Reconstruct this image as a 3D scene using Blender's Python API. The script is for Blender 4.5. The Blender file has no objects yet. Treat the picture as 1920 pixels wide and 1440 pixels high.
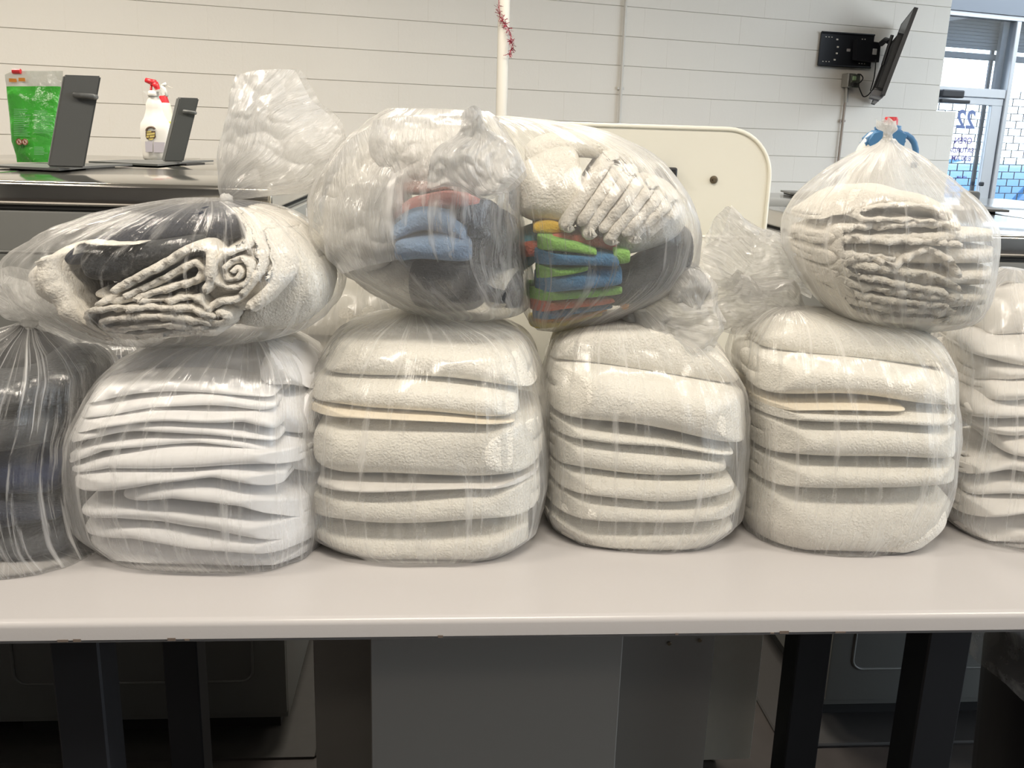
import bpy, bmesh, math, random
import numpy as np
from mathutils import Vector, Matrix, noise as mn

random.seed(7)
SC = bpy.context.scene
COL = SC.collection
PI = math.pi
rad = math.radians

# ------------------------------------------------------------------ camera
CAM_Z = 1.52
FPX = 1739.5
PITCH, ROLL = 0.2539, 0.0298
_f = np.array([0, math.cos(PITCH), -math.sin(PITCH)])
_r = np.array([1.0, 0, 0])
_u = np.cross(_r, _f)
RT = math.cos(ROLL) * _r + math.sin(ROLL) * _u
UP = -math.sin(ROLL) * _r + math.cos(ROLL) * _u
FW = _f
CAM = np.array([0, 0, CAM_Z])
cam_data = bpy.data.cameras.new('camera')
cam = bpy.data.objects.new('camera', cam_data)
COL.objects.link(cam)
cam_data.sensor_fit = 'HORIZONTAL'
cam_data.sensor_width = 36.0
cam_data.lens = 36.0 * FPX / 1920.0
cam_data.clip_start = 0.05
cam_data.clip_end = 200
M = Matrix(((RT[0], UP[0], -FW[0], 0), (RT[1], UP[1], -FW[1], 0), (RT[2], UP[2], -FW[2], CAM_Z), (0, 0, 0, 1)))
cam.matrix_world = M
SC.camera = cam

# ------------------------------------------------------------------ colour management, sky, lamps
SC.view_settings.view_transform = 'Standard'
SC.view_settings.look = 'None'
SC.view_settings.gamma = 1.0
SC.view_settings.use_curve_mapping = False
SC.view_settings.exposure = 0.0
SC.cycles.transparent_max_bounces = 40
SC.cycles.max_bounces = 8
SC.cycles.diffuse_bounces = 4
SC.cycles.use_adaptive_sampling = True
SC.cycles.adaptive_threshold = .025
SC.cycles.sample_clamp_indirect = 4.0
SC.cycles.caustics_reflective = False
SC.cycles.caustics_refractive = False

world = bpy.data.worlds.new('sky'); SC.world = world
world.use_nodes = True
bg = world.node_tree.nodes['Background']
bg.inputs[0].default_value = (0.80, 0.90, 1.0, 1)
bg.inputs[1].default_value = 4.2

TH = rad(4.6)                       # the counter and the machines
E1 = np.array([math.cos(TH), math.sin(TH), 0]); E2 = np.array([-math.sin(TH), math.cos(TH), 0])
WY = 0.3498                         # the block wall
W1 = np.array([math.cos(WY), math.sin(WY), 0]); W2 = np.array([-math.sin(WY), math.cos(WY), 0])
WD = 6.488
WZ0 = CAM_Z + 0.7752

def area(name, loc, sx, sy, power, col, rot=(0, 0, 0)):
    l = bpy.data.lights.new(name, 'AREA'); l.shape = 'RECTANGLE'; l.size = sx; l.size_y = sy
    l.energy = power; l.color = col
    o = bpy.data.objects.new(name, l); COL.objects.link(o); o.location = loc; o.rotation_euler = rot
    return o
WARM = (1.0, 0.905, 0.775)
CEIL = 3.35
LAMPS = [(-2.4, 0.1, 64), (0.1, 0.1, 60), (2.6, 0.1, 60), (-2.4, 3.3, 84), (0.1, 3.5, 76), (2.4, 3.8, 30), (-2.2, -1.8, 8), (0.1, -1.8, 8), (2.4, -1.8, 8)]
for i, (x, y, p) in enumerate(LAMPS):
    area('fluorescent_lamp', (x, y, CEIL - 0.09), 1.2, 0.35, p, WARM)

# ------------------------------------------------------------------ helpers
def ray(px, py):
    return RT * (px - 960) / FPX + UP * (720 - py) / FPX + FW
def P(px, py, Y):
    d = ray(px, py); return CAM + d * (Y / d[1])
def Pn(px, py, n, d0):
    d = ray(px, py); return CAM + d * ((d0 - CAM @ n) / (d @ n))
def Pz(px, py, z):
    d = ray(px, py); return CAM + d * ((z - CAM_Z) / d[2])
def Xat(px, Y, z):
    """world x of the point on the plane y=Y at height z whose picture column is px"""
    k = (px - 960) / FPX
    q = np.array([0, Y, z - CAM_Z])
    return (k * (q @ FW) - q @ RT) / (RT[0] - k * FW[0])
def proj(p):
    q = np.asarray(p) - CAM; w = q @ FW
    return 960 + FPX * (q @ RT) / w, 720 - FPX * (q @ UP) / w

def mesh(name, verts, faces, mat, parent=None, smooth=True, uvs=None):
    me = bpy.data.meshes.new(name)
    me.from_pydata([tuple(map(float, v)) for v in verts], [], faces)
    if smooth: me.shade_smooth()
    if uvs is not None:
        uv = me.uv_layers.new(name='UVMap')
        idx = np.empty(len(me.loops), dtype=np.int32); me.loops.foreach_get('vertex_index', idx)
        uv.data.foreach_set('uv', np.asarray(uvs, dtype=np.float32)[idx].ravel())
    if mat: me.materials.append(mat)
    o = bpy.data.objects.new(name, me); COL.objects.link(o)
    if parent is not None: o.parent = parent
    return o
def tag(o, label=None, cat=None, group=None, kind=None):
    if label: o['label'] = label
    if cat: o['category'] = cat
    if group: o['group'] = group
    if kind: o['kind'] = kind
    return o
def empty(name, loc=(0, 0, 0)):
    o = bpy.data.objects.new(name, None); COL.objects.link(o); o.location = tuple(map(float, loc)); o.empty_display_size = .05
    return o
def keep(o, root):
    """parent o to an Empty that has a location, keeping o where it is"""
    o.parent = root
    o.matrix_parent_inverse = Matrix.Translation(root.location).inverted()
    return o

class MB:
    """collects boxes, tubes and lathes into one bmesh"""
    def __init__(s): s.bm = bmesh.new()
    def box(s, c, ax, size, bevel=0.0, seg=2):
        """box centred on c with axes ax (three unit vectors) and full sizes"""
        ax = [np.asarray(a, float) for a in ax]
        r = bmesh.ops.create_cube(s.bm, size=1.0)
        vs = r['verts']
        for v in vs:
            q = np.asarray(c, float) + ax[0] * v.co.x * size[0] + ax[1] * v.co.y * size[1] + ax[2] * v.co.z * size[2]
            v.co = q
        if bevel > 0:
            es = list({e for v in vs for e in v.link_edges})
            bmesh.ops.bevel(s.bm, geom=es, offset=bevel, segments=seg, affect='EDGES', profile=.5)
        return s
    def quadface(s, pts):
        s.bm.faces.new([s.bm.verts.new(tuple(p)) for p in pts]); return s
    def prism(s, pts, vec):
        """polygon pts swept by vec"""
        a = [s.bm.verts.new(tuple(p)) for p in pts]; b = [s.bm.verts.new(tuple(np.asarray(p) + vec)) for p in pts]
        n = len(a); s.bm.faces.new(a[::-1]); s.bm.faces.new(b)
        for i in range(n): s.bm.faces.new([a[i], a[(i + 1) % n], b[(i + 1) % n], b[i]])
        return s
    def tube(s, pts, r, n=10, closed=False, caps=True):
        pts = [np.asarray(p, float) for p in pts]; rings = []
        rr = r if hasattr(r, '__len__') else [r] * len(pts)
        ref = None
        for i, p in enumerate(pts):
            a = pts[max(i - 1, 0)]; b = pts[min(i + 1, len(pts) - 1)]
            if closed: a = pts[i - 1]; b = pts[(i + 1) % len(pts)]
            t = (b - a); t /= np.linalg.norm(t) + 1e-12
            if ref is None:
                ref = np.cross(t, [0, 0, 1.0]) if abs(t[2]) < .9 else np.cross(t, [1.0, 0, 0])
            u = ref - t * (ref @ t); u /= np.linalg.norm(u) + 1e-12; ref = u; w = np.cross(t, u)
            rings.append([s.bm.verts.new(tuple(p + rr[i] * (math.cos(2 * PI * k / n) * u + math.sin(2 * PI * k / n) * w))) for k in range(n)])
        m = len(rings)
        for i in range(m if closed else m - 1):
            A = rings[i]; B = rings[(i + 1) % m]
            for k in range(n): s.bm.faces.new([A[k], A[(k + 1) % n], B[(k + 1) % n], B[k]])
        if caps and not closed:
            s.bm.faces.new(rings[0][::-1]); s.bm.faces.new(rings[-1])
        return s
    def lathe(s, base, prof, n=32, ax=None, sx=1.0, sy=1.0):
        """prof: (radius, height) pairs turned about the axis through base"""
        ax = ax or (np.array([1.0, 0, 0]), np.array([0, 1.0, 0]), np.array([0, 0, 1.0]))
        rings = [[s.bm.verts.new(tuple(np.asarray(base) + ax[0] * r * sx * math.cos(2 * PI * k / n) + ax[1] * r * sy * math.sin(2 * PI * k / n) + ax[2] * h)) for k in range(n)] for r, h in prof]
        for A, B in zip(rings, rings[1:]):
            for k in range(n): s.bm.faces.new([A[k], A[(k + 1) % n], B[(k + 1) % n], B[k]])
        s.bm.faces.new(rings[0][::-1]); s.bm.faces.new(rings[-1]); return s
    def build(s, name, mat, parent=None, smooth=False, auto=None):
        bmesh.ops.recalc_face_normals(s.bm, faces=s.bm.faces)
        me = bpy.data.meshes.new(name); s.bm.to_mesh(me); s.bm.free()
        if smooth: me.shade_smooth()
        elif auto is not None:
            me.shade_smooth()
            try: me.set_sharp_from_angle(angle=rad(auto))
            except Exception: pass
        me.materials.append(mat)
        o = bpy.data.objects.new(name, me); COL.objects.link(o)
        if parent is not None:
            if parent.type == 'EMPTY': keep(o, parent)
            else: o.parent = parent
        return o
AX = (np.array([1.0, 0, 0]), np.array([0, 1.0, 0]), np.array([0, 0, 1.0]))
AT = (E1, E2, AX[2]); AW = (W1, W2, AX[2])

# ------------------------------------------------------------------ materials
def newmat(name):
    m = bpy.data.materials.new(name); m.use_nodes = True
    nt = m.node_tree; nt.nodes.clear()
    out = nt.nodes.new('ShaderNodeOutputMaterial')
    return m, nt, out
def N(nt, typ, **kw):
    n = nt.nodes.new(typ)
    for k, v in kw.items():
        if k.startswith('i_'):
            key = k[2:]; key = int(key) if key.isdigit() else key.replace('_', ' ')
            n.inputs[key].default_value = v
        else: setattr(n, k, v)
    return n
def principled(name, col, rough=.5, metal=0, spec=.5, noise=0.0, nscale=30, bump=0.0, bscale=80, coord='Object', stretch=(1, 1, 1), sheen=0, trans=0, alpha=1, bdist=.002):
    m, nt, out = newmat(name)
    b = N(nt, 'ShaderNodeBsdfPrincipled')
    b.inputs['Base Color'].default_value = (*col, 1); b.inputs['Roughness'].default_value = rough
    b.inputs['Metallic'].default_value = metal; b.inputs['Specular IOR Level'].default_value = spec
    b.inputs['Sheen Weight'].default_value = sheen; b.inputs['Transmission Weight'].default_value = trans
    b.inputs['Alpha'].default_value = alpha
    nt.links.new(b.outputs[0], out.inputs[0])
    tc = N(nt, 'ShaderNodeTexCoord'); mp = N(nt, 'ShaderNodeMapping'); mp.inputs['Scale'].default_value = stretch
    nt.links.new(tc.outputs[coord], mp.inputs[0])
    if noise > 0:
        nz = N(nt, 'ShaderNodeTexNoise'); nz.inputs['Scale'].default_value = nscale; nz.inputs['Detail'].default_value = 4
        nt.links.new(mp.outputs[0], nz.inputs['Vector'])
        mx = N(nt, 'ShaderNodeMix', data_type='RGBA')
        mx.inputs[6].default_value = (*[c * (1 - noise) for c in col], 1); mx.inputs[7].default_value = (*[min(1, c * (1 + noise)) for c in col], 1)
        nt.links.new(nz.outputs[0], mx.inputs[0]); nt.links.new(mx.outputs[2], b.inputs['Base Color'])
    if bump > 0:
        n2 = N(nt, 'ShaderNodeTexNoise'); n2.inputs['Scale'].default_value = bscale; n2.inputs['Detail'].default_value = 5
        nt.links.new(mp.outputs[0], n2.inputs['Vector'])
        bp = N(nt, 'ShaderNodeBump'); bp.inputs['Strength'].default_value = bump; bp.inputs['Distance'].default_value = bdist
        nt.links.new(n2.outputs[0], bp.inputs['Height']); nt.links.new(bp.outputs[0], b.inputs['Normal'])
    return m

def film(name, haze=.16, edge=.5, streak=.5, su=60, sv=1.6, crump=.35, cscale=28, col=(.93, .925, .91), gloss=.9, bump=.5, trl=.42):
    """thin polythene: mostly clear, milky where it is seen edge-on or gathered, with a glossy crinkled skin"""
    m, nt, out = newmat(name); L = nt.links.new
    uv = N(nt, 'ShaderNodeUVMap'); mp = N(nt, 'ShaderNodeMapping'); mp.inputs['Scale'].default_value = (su, sv, 1)
    L(uv.outputs[0], mp.inputs[0])
    n1 = N(nt, 'ShaderNodeTexNoise'); n1.inputs['Scale'].default_value = 1.0; n1.inputs['Detail'].default_value = 5; n1.inputs['Roughness'].default_value = .62; n1.inputs['Distortion'].default_value = .5
    L(mp.outputs[0], n1.inputs['Vector'])
    r1 = N(nt, 'ShaderNodeMapRange', clamp=True); r1.inputs[1].default_value = .53; r1.inputs[2].default_value = .75; r1.inputs[3].default_value = 0; r1.inputs[4].default_value = streak
    L(n1.outputs[0], r1.inputs[0])
    tc = N(nt, 'ShaderNodeTexCoord')
    n2 = N(nt, 'ShaderNodeTexNoise'); n2.noise_type = 'RIDGED_MULTIFRACTAL'; n2.inputs['Scale'].default_value = cscale; n2.inputs['Detail'].default_value = 3; n2.inputs['Distortion'].default_value = .8
    L(tc.outputs['Object'], n2.inputs['Vector'])
    r2 = N(nt, 'ShaderNodeMapRange', clamp=True); r2.inputs[1].default_value = .75; r2.inputs[2].default_value = 1.6; r2.inputs[3].default_value = 0; r2.inputs[4].default_value = crump
    L(n2.outputs[0], r2.inputs[0])
    # relief
    hs = N(nt, 'ShaderNodeMath', operation='MULTIPLY'); hs.inputs[1].default_value = 1.0; L(n1.outputs[0], hs.inputs[0])
    h2 = N(nt, 'ShaderNodeMath', operation='MULTIPLY_ADD'); h2.inputs[1].default_value = .35; L(n2.outputs[0], h2.inputs[0]); L(hs.outputs[0], h2.inputs[2])
    bp = N(nt, 'ShaderNodeBump'); bp.inputs['Strength'].default_value = bump; bp.inputs['Distance'].default_value = .006; L(h2.outputs[0], bp.inputs['Height'])
    lw = N(nt, 'ShaderNodeLayerWeight'); lw.inputs['Blend'].default_value = .35; L(bp.outputs[0], lw.inputs['Normal'])
    pw = N(nt, 'ShaderNodeMath', operation='POWER'); pw.inputs[1].default_value = 1.7; L(lw.outputs['Facing'], pw.inputs[0])
    ed = N(nt, 'ShaderNodeMath', operation='MULTIPLY_ADD'); ed.inputs[1].default_value = edge; ed.inputs[2].default_value = haze; L(pw.outputs[0], ed.inputs[0])
    a1 = N(nt, 'ShaderNodeMath', operation='ADD'); L(ed.outputs[0], a1.inputs[0]); L(r1.outputs[0], a1.inputs[1])
    a2 = N(nt, 'ShaderNodeMath', operation='ADD', use_clamp=True); L(a1.outputs[0], a2.inputs[0]); L(r2.outputs[0], a2.inputs[1])
    mn_ = N(nt, 'ShaderNodeMath', operation='MINIMUM'); mn_.inputs[1].default_value = .9; L(a2.outputs[0], mn_.inputs[0])
    df = N(nt, 'ShaderNodeBsdfDiffuse'); df.inputs[0].default_value = (*col, 1); L(bp.outputs[0], df.inputs['Normal'])
    tl = N(nt, 'ShaderNodeBsdfTranslucent'); tl.inputs[0].default_value = (*col, 1)
    m1 = N(nt, 'ShaderNodeMixShader'); m1.inputs[0].default_value = trl; L(df.outputs[0], m1.inputs[1]); L(tl.outputs[0], m1.inputs[2])
    tr = N(nt, 'ShaderNodeBsdfTransparent'); tr.inputs[0].default_value = (.985, .985, .98, 1)
    m2 = N(nt, 'ShaderNodeMixShader'); L(mn_.outputs[0], m2.inputs[0]); L(tr.outputs[0], m2.inputs[1]); L(m1.outputs[0], m2.inputs[2])
    fr = N(nt, 'ShaderNodeLayerWeight'); fr.inputs['Blend'].default_value = .5; L(bp.outputs[0], fr.inputs['Normal'])
    f5 = N(nt, 'ShaderNodeMath', operation='POWER'); f5.inputs[1].default_value = 5; L(fr.outputs['Facing'], f5.inputs[0])
    fm = N(nt, 'ShaderNodeMath', operation='MULTIPLY_ADD', use_clamp=True); fm.inputs[1].default_value = gloss * .75; fm.inputs[2].default_value = gloss * .055; L(f5.outputs[0], fm.inputs[0])
    gl = N(nt, 'ShaderNodeBsdfGlossy'); gl.inputs['Roughness'].default_value = .16; L(bp.outputs[0], gl.inputs['Normal'])
    m3 = N(nt, 'ShaderNodeMixShader'); L(fm.outputs[0], m3.inputs[0]); L(m2.outputs[0], m3.inputs[1]); L(gl.outputs[0], m3.inputs[2])
    L(m3.outputs[0], out.inputs[0])
    return m

def terry(name, col, bump=.9, scale=300, var=.05, stripe=0):
    m, nt, out = newmat(name); L = nt.links.new
    b = N(nt, 'ShaderNodeBsdfPrincipled'); b.inputs['Roughness'].default_value = .95; b.inputs['Specular IOR Level'].default_value = .1; b.inputs['Sheen Weight'].default_value = .15
    tc = N(nt, 'ShaderNodeTexCoord')
    n1 = N(nt, 'ShaderNodeTexNoise'); n1.inputs['Scale'].default_value = scale; n1.inputs['Detail'].default_value = 3
    n2 = N(nt, 'ShaderNodeTexNoise'); n2.inputs['Scale'].default_value = 45; n2.inputs['Detail'].default_value = 4
    for n in (n1, n2): L(tc.outputs['Object'], n.inputs['Vector'])
    ad = N(nt, 'ShaderNodeMath', operation='MULTIPLY_ADD'); ad.inputs[1].default_value = 1.6; L(n2.outputs[0], ad.inputs[0]); L(n1.outputs[0], ad.inputs[2])
    bp = N(nt, 'ShaderNodeBump'); bp.inputs['Strength'].default_value = bump; bp.inputs['Distance'].default_value = .003; L(ad.outputs[0], bp.inputs['Height'])
    L(bp.outputs[0], b.inputs['Normal'])
    mx = N(nt, 'ShaderNodeMix', data_type='RGBA'); mx.inputs[6].default_value = (*[c * (1 - var * 1.5) for c in col], 1); mx.inputs[7].default_value = (*[min(1, c * (1 + var)) for c in col], 1)
    L(n1.outputs[0], mx.inputs[0]); L(mx.outputs[2], b.inputs['Base Color']); L(b.outputs[0], out.inputs[0])
    return m
# ------------------------------------------------------------------ the room
m_paint = principled('painted_block', (.85, .81, .735), rough=.55, bump=.35, bscale=60, noise=.015, nscale=4)
m_joint = principled('mortar', (.62, .59, .53), rough=.7)
m_ceiling = principled('ceiling_paint', (.80, .78, .74), rough=.9)
m_floor = principled('vinyl_floor', (.055, .048, .045), rough=.35, noise=.3, nscale=14)
m_white = principled('white_laminate', (.74, .725, .69), rough=.32, spec=.4, noise=.01, nscale=5)
m_board = principled('cream_laminate', (.73, .71, .62), rough=.38, noise=.012, nscale=4)
m_steel = principled('stainless', (.66, .63, .57), rough=.13, metal=1.0, noise=.05, nscale=60, stretch=(.2, 8, 8))
m_body = principled('grey_enamel', (.155, .158, .15), rough=.38, noise=.02, nscale=6)
m_lid = principled('grey_plastic', (.115, .12, .118), rough=.5, bump=.3, bscale=500, bdist=.0006)
m_black = principled('black_steel', (.012, .013, .017), rough=.45, noise=.1)
m_rubber = principled('black_rubber', (.015, .015, .015), rough=.7)
m_dark = principled('dark_post', (.006, .007, .010), rough=.55, noise=.1)
m_alu = principled('aluminium', (.52, .54, .57), rough=.4, metal=.7)
m_screw = principled('screw_head', (.16, .13, .09), rough=.4, metal=.8)
m_galv = principled('galvanised', (.42, .41, .38), rough=.4, metal=.8)
m_red = principled('red_plastic', (.62, .02, .03), rough=.35)
m_white_plastic = principled('white_plastic', (.80, .78, .73), rough=.35)
m_gap = principled('black_gap', (.006, .006, .006), rough=.8)

def wall_pt(px, py, off=0.0):
    return Pn(px, py, W2, WD - off)
# corner of the wall, from its edge in the picture
a_end = wall_pt(1785, 0) @ W1
a_end_low = wall_pt(1793, 205) @ W1
a0 = -5.2
wall = MB()
zb, zt = 0.0, CEIL
def wbox(mb, a1, a2, z1, z2, d1, d2, bev=0, seg=1):
    c = W1 * (a1 + a2) / 2 + W2 * (d1 + d2) / 2 + np.array([0, 0, (z1 + z2) / 2])
    return mb.box(c, AW, (a2 - a1, d2 - d1, z2 - z1), bev, seg)
wbox(wall, a0, a_end, zb, zt, WD + .004, WD + .2)
wbox(wall, a_end, a_end_low, zb, 1.82, WD + .004, WD + .2)
wallo = tag(wall.build('wall_back', m_joint), 'white painted concrete block wall behind the washers', kind='structure')
BL, BH = .4064, .2032
def block_mesh(l, h):
    mb = MB(); mb.box((0, 0, 0), AX, (l, .012, h), .0013, 1)
    bmesh.ops.recalc_face_normals(mb.bm, faces=mb.bm.faces)
    me = bpy.data.meshes.new('block'); mb.bm.to_mesh(me); mb.bm.free(); me.materials.append(m_paint); return me
bm_full = block_mesh(BL + .0006, BH - .0046)
a_j = wall_pt(195, 92) @ W1          # a head joint seen in the row between the 2nd and 3rd bed joints
random.seed(3)
for row in range(-8, 6):
    zc = WZ0 + (row + .5) * BH
    if zc > CEIL + .1: continue
    zlo, zhi = WZ0 + row * BH, min(WZ0 + (row + 1) * BH, CEIL)
    off = a_j + (0 if row % 2 == 0 else BL / 2)
    k0 = math.floor((a0 - off) / BL) + 1
    a = off + k0 * BL
    while a < a_end + .3:
        e = a_end if zc > 1.82 else a_end_low
        l = min(a + BL, e) - a
        if l > .04:
            me = bm_full if (abs(l - BL) < 1e-4 and zhi - zlo > BH - 1e-4) else block_mesh(l + .0006, zhi - zlo - .0046)
            o = bpy.data.objects.new('block', me); COL.objects.link(o); o.parent = wallo
            p = W1 * (a + l / 2) + W2 * (WD + .003 - random.uniform(0, .0012))
            o.location = (p[0], p[1], (zlo + zhi) / 2); o.rotation_euler = (random.uniform(-.001, .001), 0, WY + random.uniform(-.0006, .0006))
        a += BL
lower = MB(); wbox(lower, a0, a_end_low, 0, WZ0 - 8 * BH - .002, WD - .003, WD + .003)
lo = lower.build('lower_blocks', m_paint, wallo); lo['kind'] = 'stuff'

# floor, ceiling, side walls, wall behind the camera
fl = MB(); fl.box((1.0, 3.5, -.05), AX, (15, 16, .1)); tag(fl.build('floor', m_floor), 'dark vinyl floor', kind='structure')
cl = MB(); cl.box((-.6, 1.6, CEIL + .05), AX, (12.4, 13, .1)); tag(cl.build('ceiling', m_ceiling), 'white ceiling', kind='structure')
wl = MB(); wbox(wl, a0 - .2, a0, 0, CEIL, -3.5, WD + .2)
tag(wl.build('wall_left', principled('side_wall_paint', (.45, .44, .42), rough=.7)), 'grey side wall out of view', kind='structure')  # unseen wall, greyed to weaken the light it bounces back
wr = MB(); wr.box((.6, -3.6, CEIL / 2), AX, (14, .15, CEIL)); tag(wr.build('wall_front', principled('dark_opposite_wall', (.10, .10, .105), rough=.6)), 'dark wall out of view opposite the washers', kind='structure')  # unseen wall, kept dark to cut bounce onto counter edge and pedestal

# storefront, further back and parallel to the block wall
SD = WD + .85
def sp(px, py, off=0.0): return Pn(px, py, W2, SD - off)
def sa(px, py): return sp(px, py) @ W1
def sz(px, py): return sp(px, py)[2]
def sbox(mb, a1, a2, z1, z2, d1, d2, bev=0.0):
    c = W1 * (a1 + a2) / 2 + W2 * (d1 + d2) / 2 + np.array([0, 0, (z1 + z2) / 2]); return mb.box(c, AW, (a2 - a1, d2 - d1, z2 - z1), bev, 1)
m_glass = bpy.data.materials.new('window_glass'); m_glass.use_nodes = True
nt = m_glass.node_tree; nt.nodes.clear(); out = nt.nodes.new('ShaderNodeOutputMaterial')
g1 = nt.nodes.new('ShaderNodeBsdfTransparent'); g1.inputs[0].default_value = (.93, .96, .98, 1)
g2 = nt.nodes.new('ShaderNodeBsdfGlossy'); g2.inputs['Roughness'].default_value = .02
gf = nt.nodes.new('ShaderNodeLayerWeight'); gf.inputs[0].default_value = .25; gm = nt.nodes.new('ShaderNodeMixShader')
gp = nt.nodes.new('ShaderNodeMath'); gp.operation = 'MULTIPLY'; gp.inputs[1].default_value = .35; nt.links.new(gf.outputs['Facing'], gp.inputs[0])
nt.links.new(gp.outputs[0], gm.inputs[0]); nt.links.new(g1.outputs[0], gm.inputs[1]); nt.links.new(g2.outputs[0], gm.inputs[2]); nt.links.new(gm.outputs[0], out.inputs[0])
m_shutter = principled('dark_shutter', (.10, .115, .145), rough=.6, noise=.15, nscale=20, stretch=(1, 1, 12))
m_bluewall = principled('soffit_paint', (.22, .24, .27), rough=.8)
z_head = sz(1840, 25); a_mull = sa(1900, 80); z_tran1 = sz(1820, 165); z_tran2 = sz(1820, 182)
aL = a_end - 1.2; aR = a_mull + 2.6
# soffit over the storefront and the side return
so = MB(); sbox(so, aL, aR + .3, z_head, CEIL, SD - .05, SD + .25); tag(so.build('wall_storefront', m_bluewall), 'grey painted wall band over the shop window', kind='structure')
sd = MB(); sbox(sd, aR + .03, aR + .18, 0, CEIL, -3.0, SD + .2); tag(sd.build('wall_right', m_paint), 'white right-hand wall', kind='structure')
# window_1: frame with mullion and transom
w1 = empty('window_1', W1 * a_mull + W2 * SD); w1['kind'] = 'structure'; w1['label'] = 'aluminium framed shop window beside the wall end'
fr = MB(); sbox(fr, aL, aR, z_head - .045, z_head, SD - .03, SD + .05, .004); fr.build('head_frame', m_alu, w1)
fr = MB(); sbox(fr, a_mull - .025, a_mull + .03, 0, z_head - .045, SD - .04, SD + .06, .005); fr.build('mullion', m_alu, w1)
fr = MB(); sbox(fr, aL, a_mull - .025, z_tran2, z_tran1, SD - .03, SD + .05, .004); fr.build('transom', m_alu, w1)
fr = MB(); sbox(fr, a_mull + .03, a_mull + .085, 0, z_head - .045, SD + .03, SD + .07); fr.build('dark_gasket', m_dark, w1)
fr = MB(); sbox(fr, a_mull - .10, a_mull - .025, z_tran1, z_head - .045, SD + .05, SD + .09); fr.build('dark_side_panel', m_shutter, w1)
gl = MB(); sbox(gl, aL, a_mull - .025, z_tran1, z_head - .045, SD + .005, SD + .011); gl.build('pane', m_glass, w1)
gl = MB(); sbox(gl, a_mull + .03, aR, .3, z_head - .045, SD + .005, SD + .011); gl.build('pane', m_glass, w1)
fr = MB(); sbox(fr, a_mull + .03, aR, 0, .3, SD - .02, SD + .05, .004); fr.build('kick_panel', m_alu, w1)
# door_1 below the transom
d1 = empty('door_1', W1 * (a_mull - .5) + W2 * SD); d1['kind'] = 'structure'; d1['label'] = 'glazed aluminium shop door with opening hours on its glass'
az = sa(1866, 300); z_dt = sz(1820, 196)
fr = MB(); sbox(fr, aL, a_mull - .03, z_dt, z_tran2 - .004, SD - .02, SD + .03, .003); fr.build('top_rail', m_alu, d1)
st_w = .13
fr = MB(); sbox(fr, a_mull - .035 - st_w, a_mull - .035, .02, z_dt, SD - .02, SD + .03, .003); fr.build('stile', m_alu, d1)
fr = MB(); sbox(fr, a_mull - 1.1, a_mull - .17, .02, .3, SD - .02, SD + .03, .003); fr.build('bottom_rail', m_alu, d1)
fr = MB(); sbox(fr, a_mull - 1.2, a_mull - 1.1, .02, z_dt, SD - .02, SD + .03, .003); fr.build('stile', m_alu, d1)
gl = MB(); sbox(gl, a_mull - 1.1, a_mull - .165, .3, z_dt, SD + .003, SD + .009); gl.build('pane', m_glass, d1)
kn = MB(); c = sp(1840, 345, .05); kn.box(c, AW, (.03, .05, .04), .01, 2); kn.build('lock_knob', m_black, d1)
cz = MB(); c = sp(1782, 176, .12); cz.box(c, AW, (.26, .09, .07), .012, 2)
c = sp(1790, 190, .14); cz.box(c, AW, (.34, .04, .03), .006, 2)
cz.build('door_closer', m_black, d1)
# mirrored lettering on the door glass, read from outside
m_letter = principled('blue_vinyl_letters', (.13, .18, .36), rough=.5)
m_letter2 = principled('purple_vinyl_letters', (.12, .09, .30), rough=.5)
def lettering(txt, px, py, hpx, mat, bold=0.0, parent=None, shear=0.0):
    cu = bpy.data.curves.new('txt', 'FONT'); cu.body = txt; cu.extrude = .001; cu.offset = bold; cu.shear = shear
    tmp = bpy.data.objects.new('tmp_txt', cu); COL.objects.link(tmp)
    dg = bpy.context.evaluated_depsgraph_get(); me = bpy.data.meshes.new_from_object(tmp.evaluated_get(dg))
    bpy.data.objects.remove(tmp)
    p = sp(px, py, .004); q = sp(px, py - hpx, .004); h = np.linalg.norm(q - p) / .72
    me.materials.append(mat)
    for v in me.vertices:                 # left to right reversed: seen from the back
        c = p - W1 * v.co.x * h + np.array([0, 0, v.co.y * h]) - W2 * v.co.z; v.co = c
    me.flip_normals()
    o = bpy.data.objects.new('lettering', me); COL.objects.link(o); keep(o, parent); return o
lettering('22', 1828, 241, 34, m_letter, .02, d1, .1)
lettering('OPEN', 1822, 270, 12, m_letter2, .012, d1)
lettering('SATURDAY', 1825, 287, 10, m_letter2, .012, d1)
lettering('8:00 AM', 1820, 302, 10, m_letter2, .012, d1)
lettering('6:00 AM', 1812, 335, 5, m_letter2, .012, d1)
# roller shutter outside above the door
sh = empty('roller_shutter', W1 * (a_mull - .6) + W2 * (SD + .15))
tag(sh, 'dark roller shutter pulled part way down outside the shop window', 'shutter')
z1 = sz(1830, 88); z0_ = z_head - .02
nsl = 9
for i in range(nsl):
    b = MB(); za = z1 + (z0_ - z1) * i / nsl; zb_ = z1 + (z0_ - z1) * (i + 1) / nsl
    sbox(b, aL, aR, za - .001, zb_ + .001, SD + .14 + .004 * (i % 2), SD + .156 + .004 * (i % 2), .005); b.build('slat', m_shutter, sh)
b = MB(); sbox(b, aL, aR, sz(1830, 108), sz(1830, 96), SD + .13, SD + .17, .005); b.build('bottom_bar', m_shutter, sh)
for a in (aL + .1, a_mull - .06, aR - .1):
    b = MB(); sbox(b, a - .02, a + .02, 0, z0_, SD + .17, SD + .19); b.build('guide_rail', m_shutter, sh)
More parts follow.
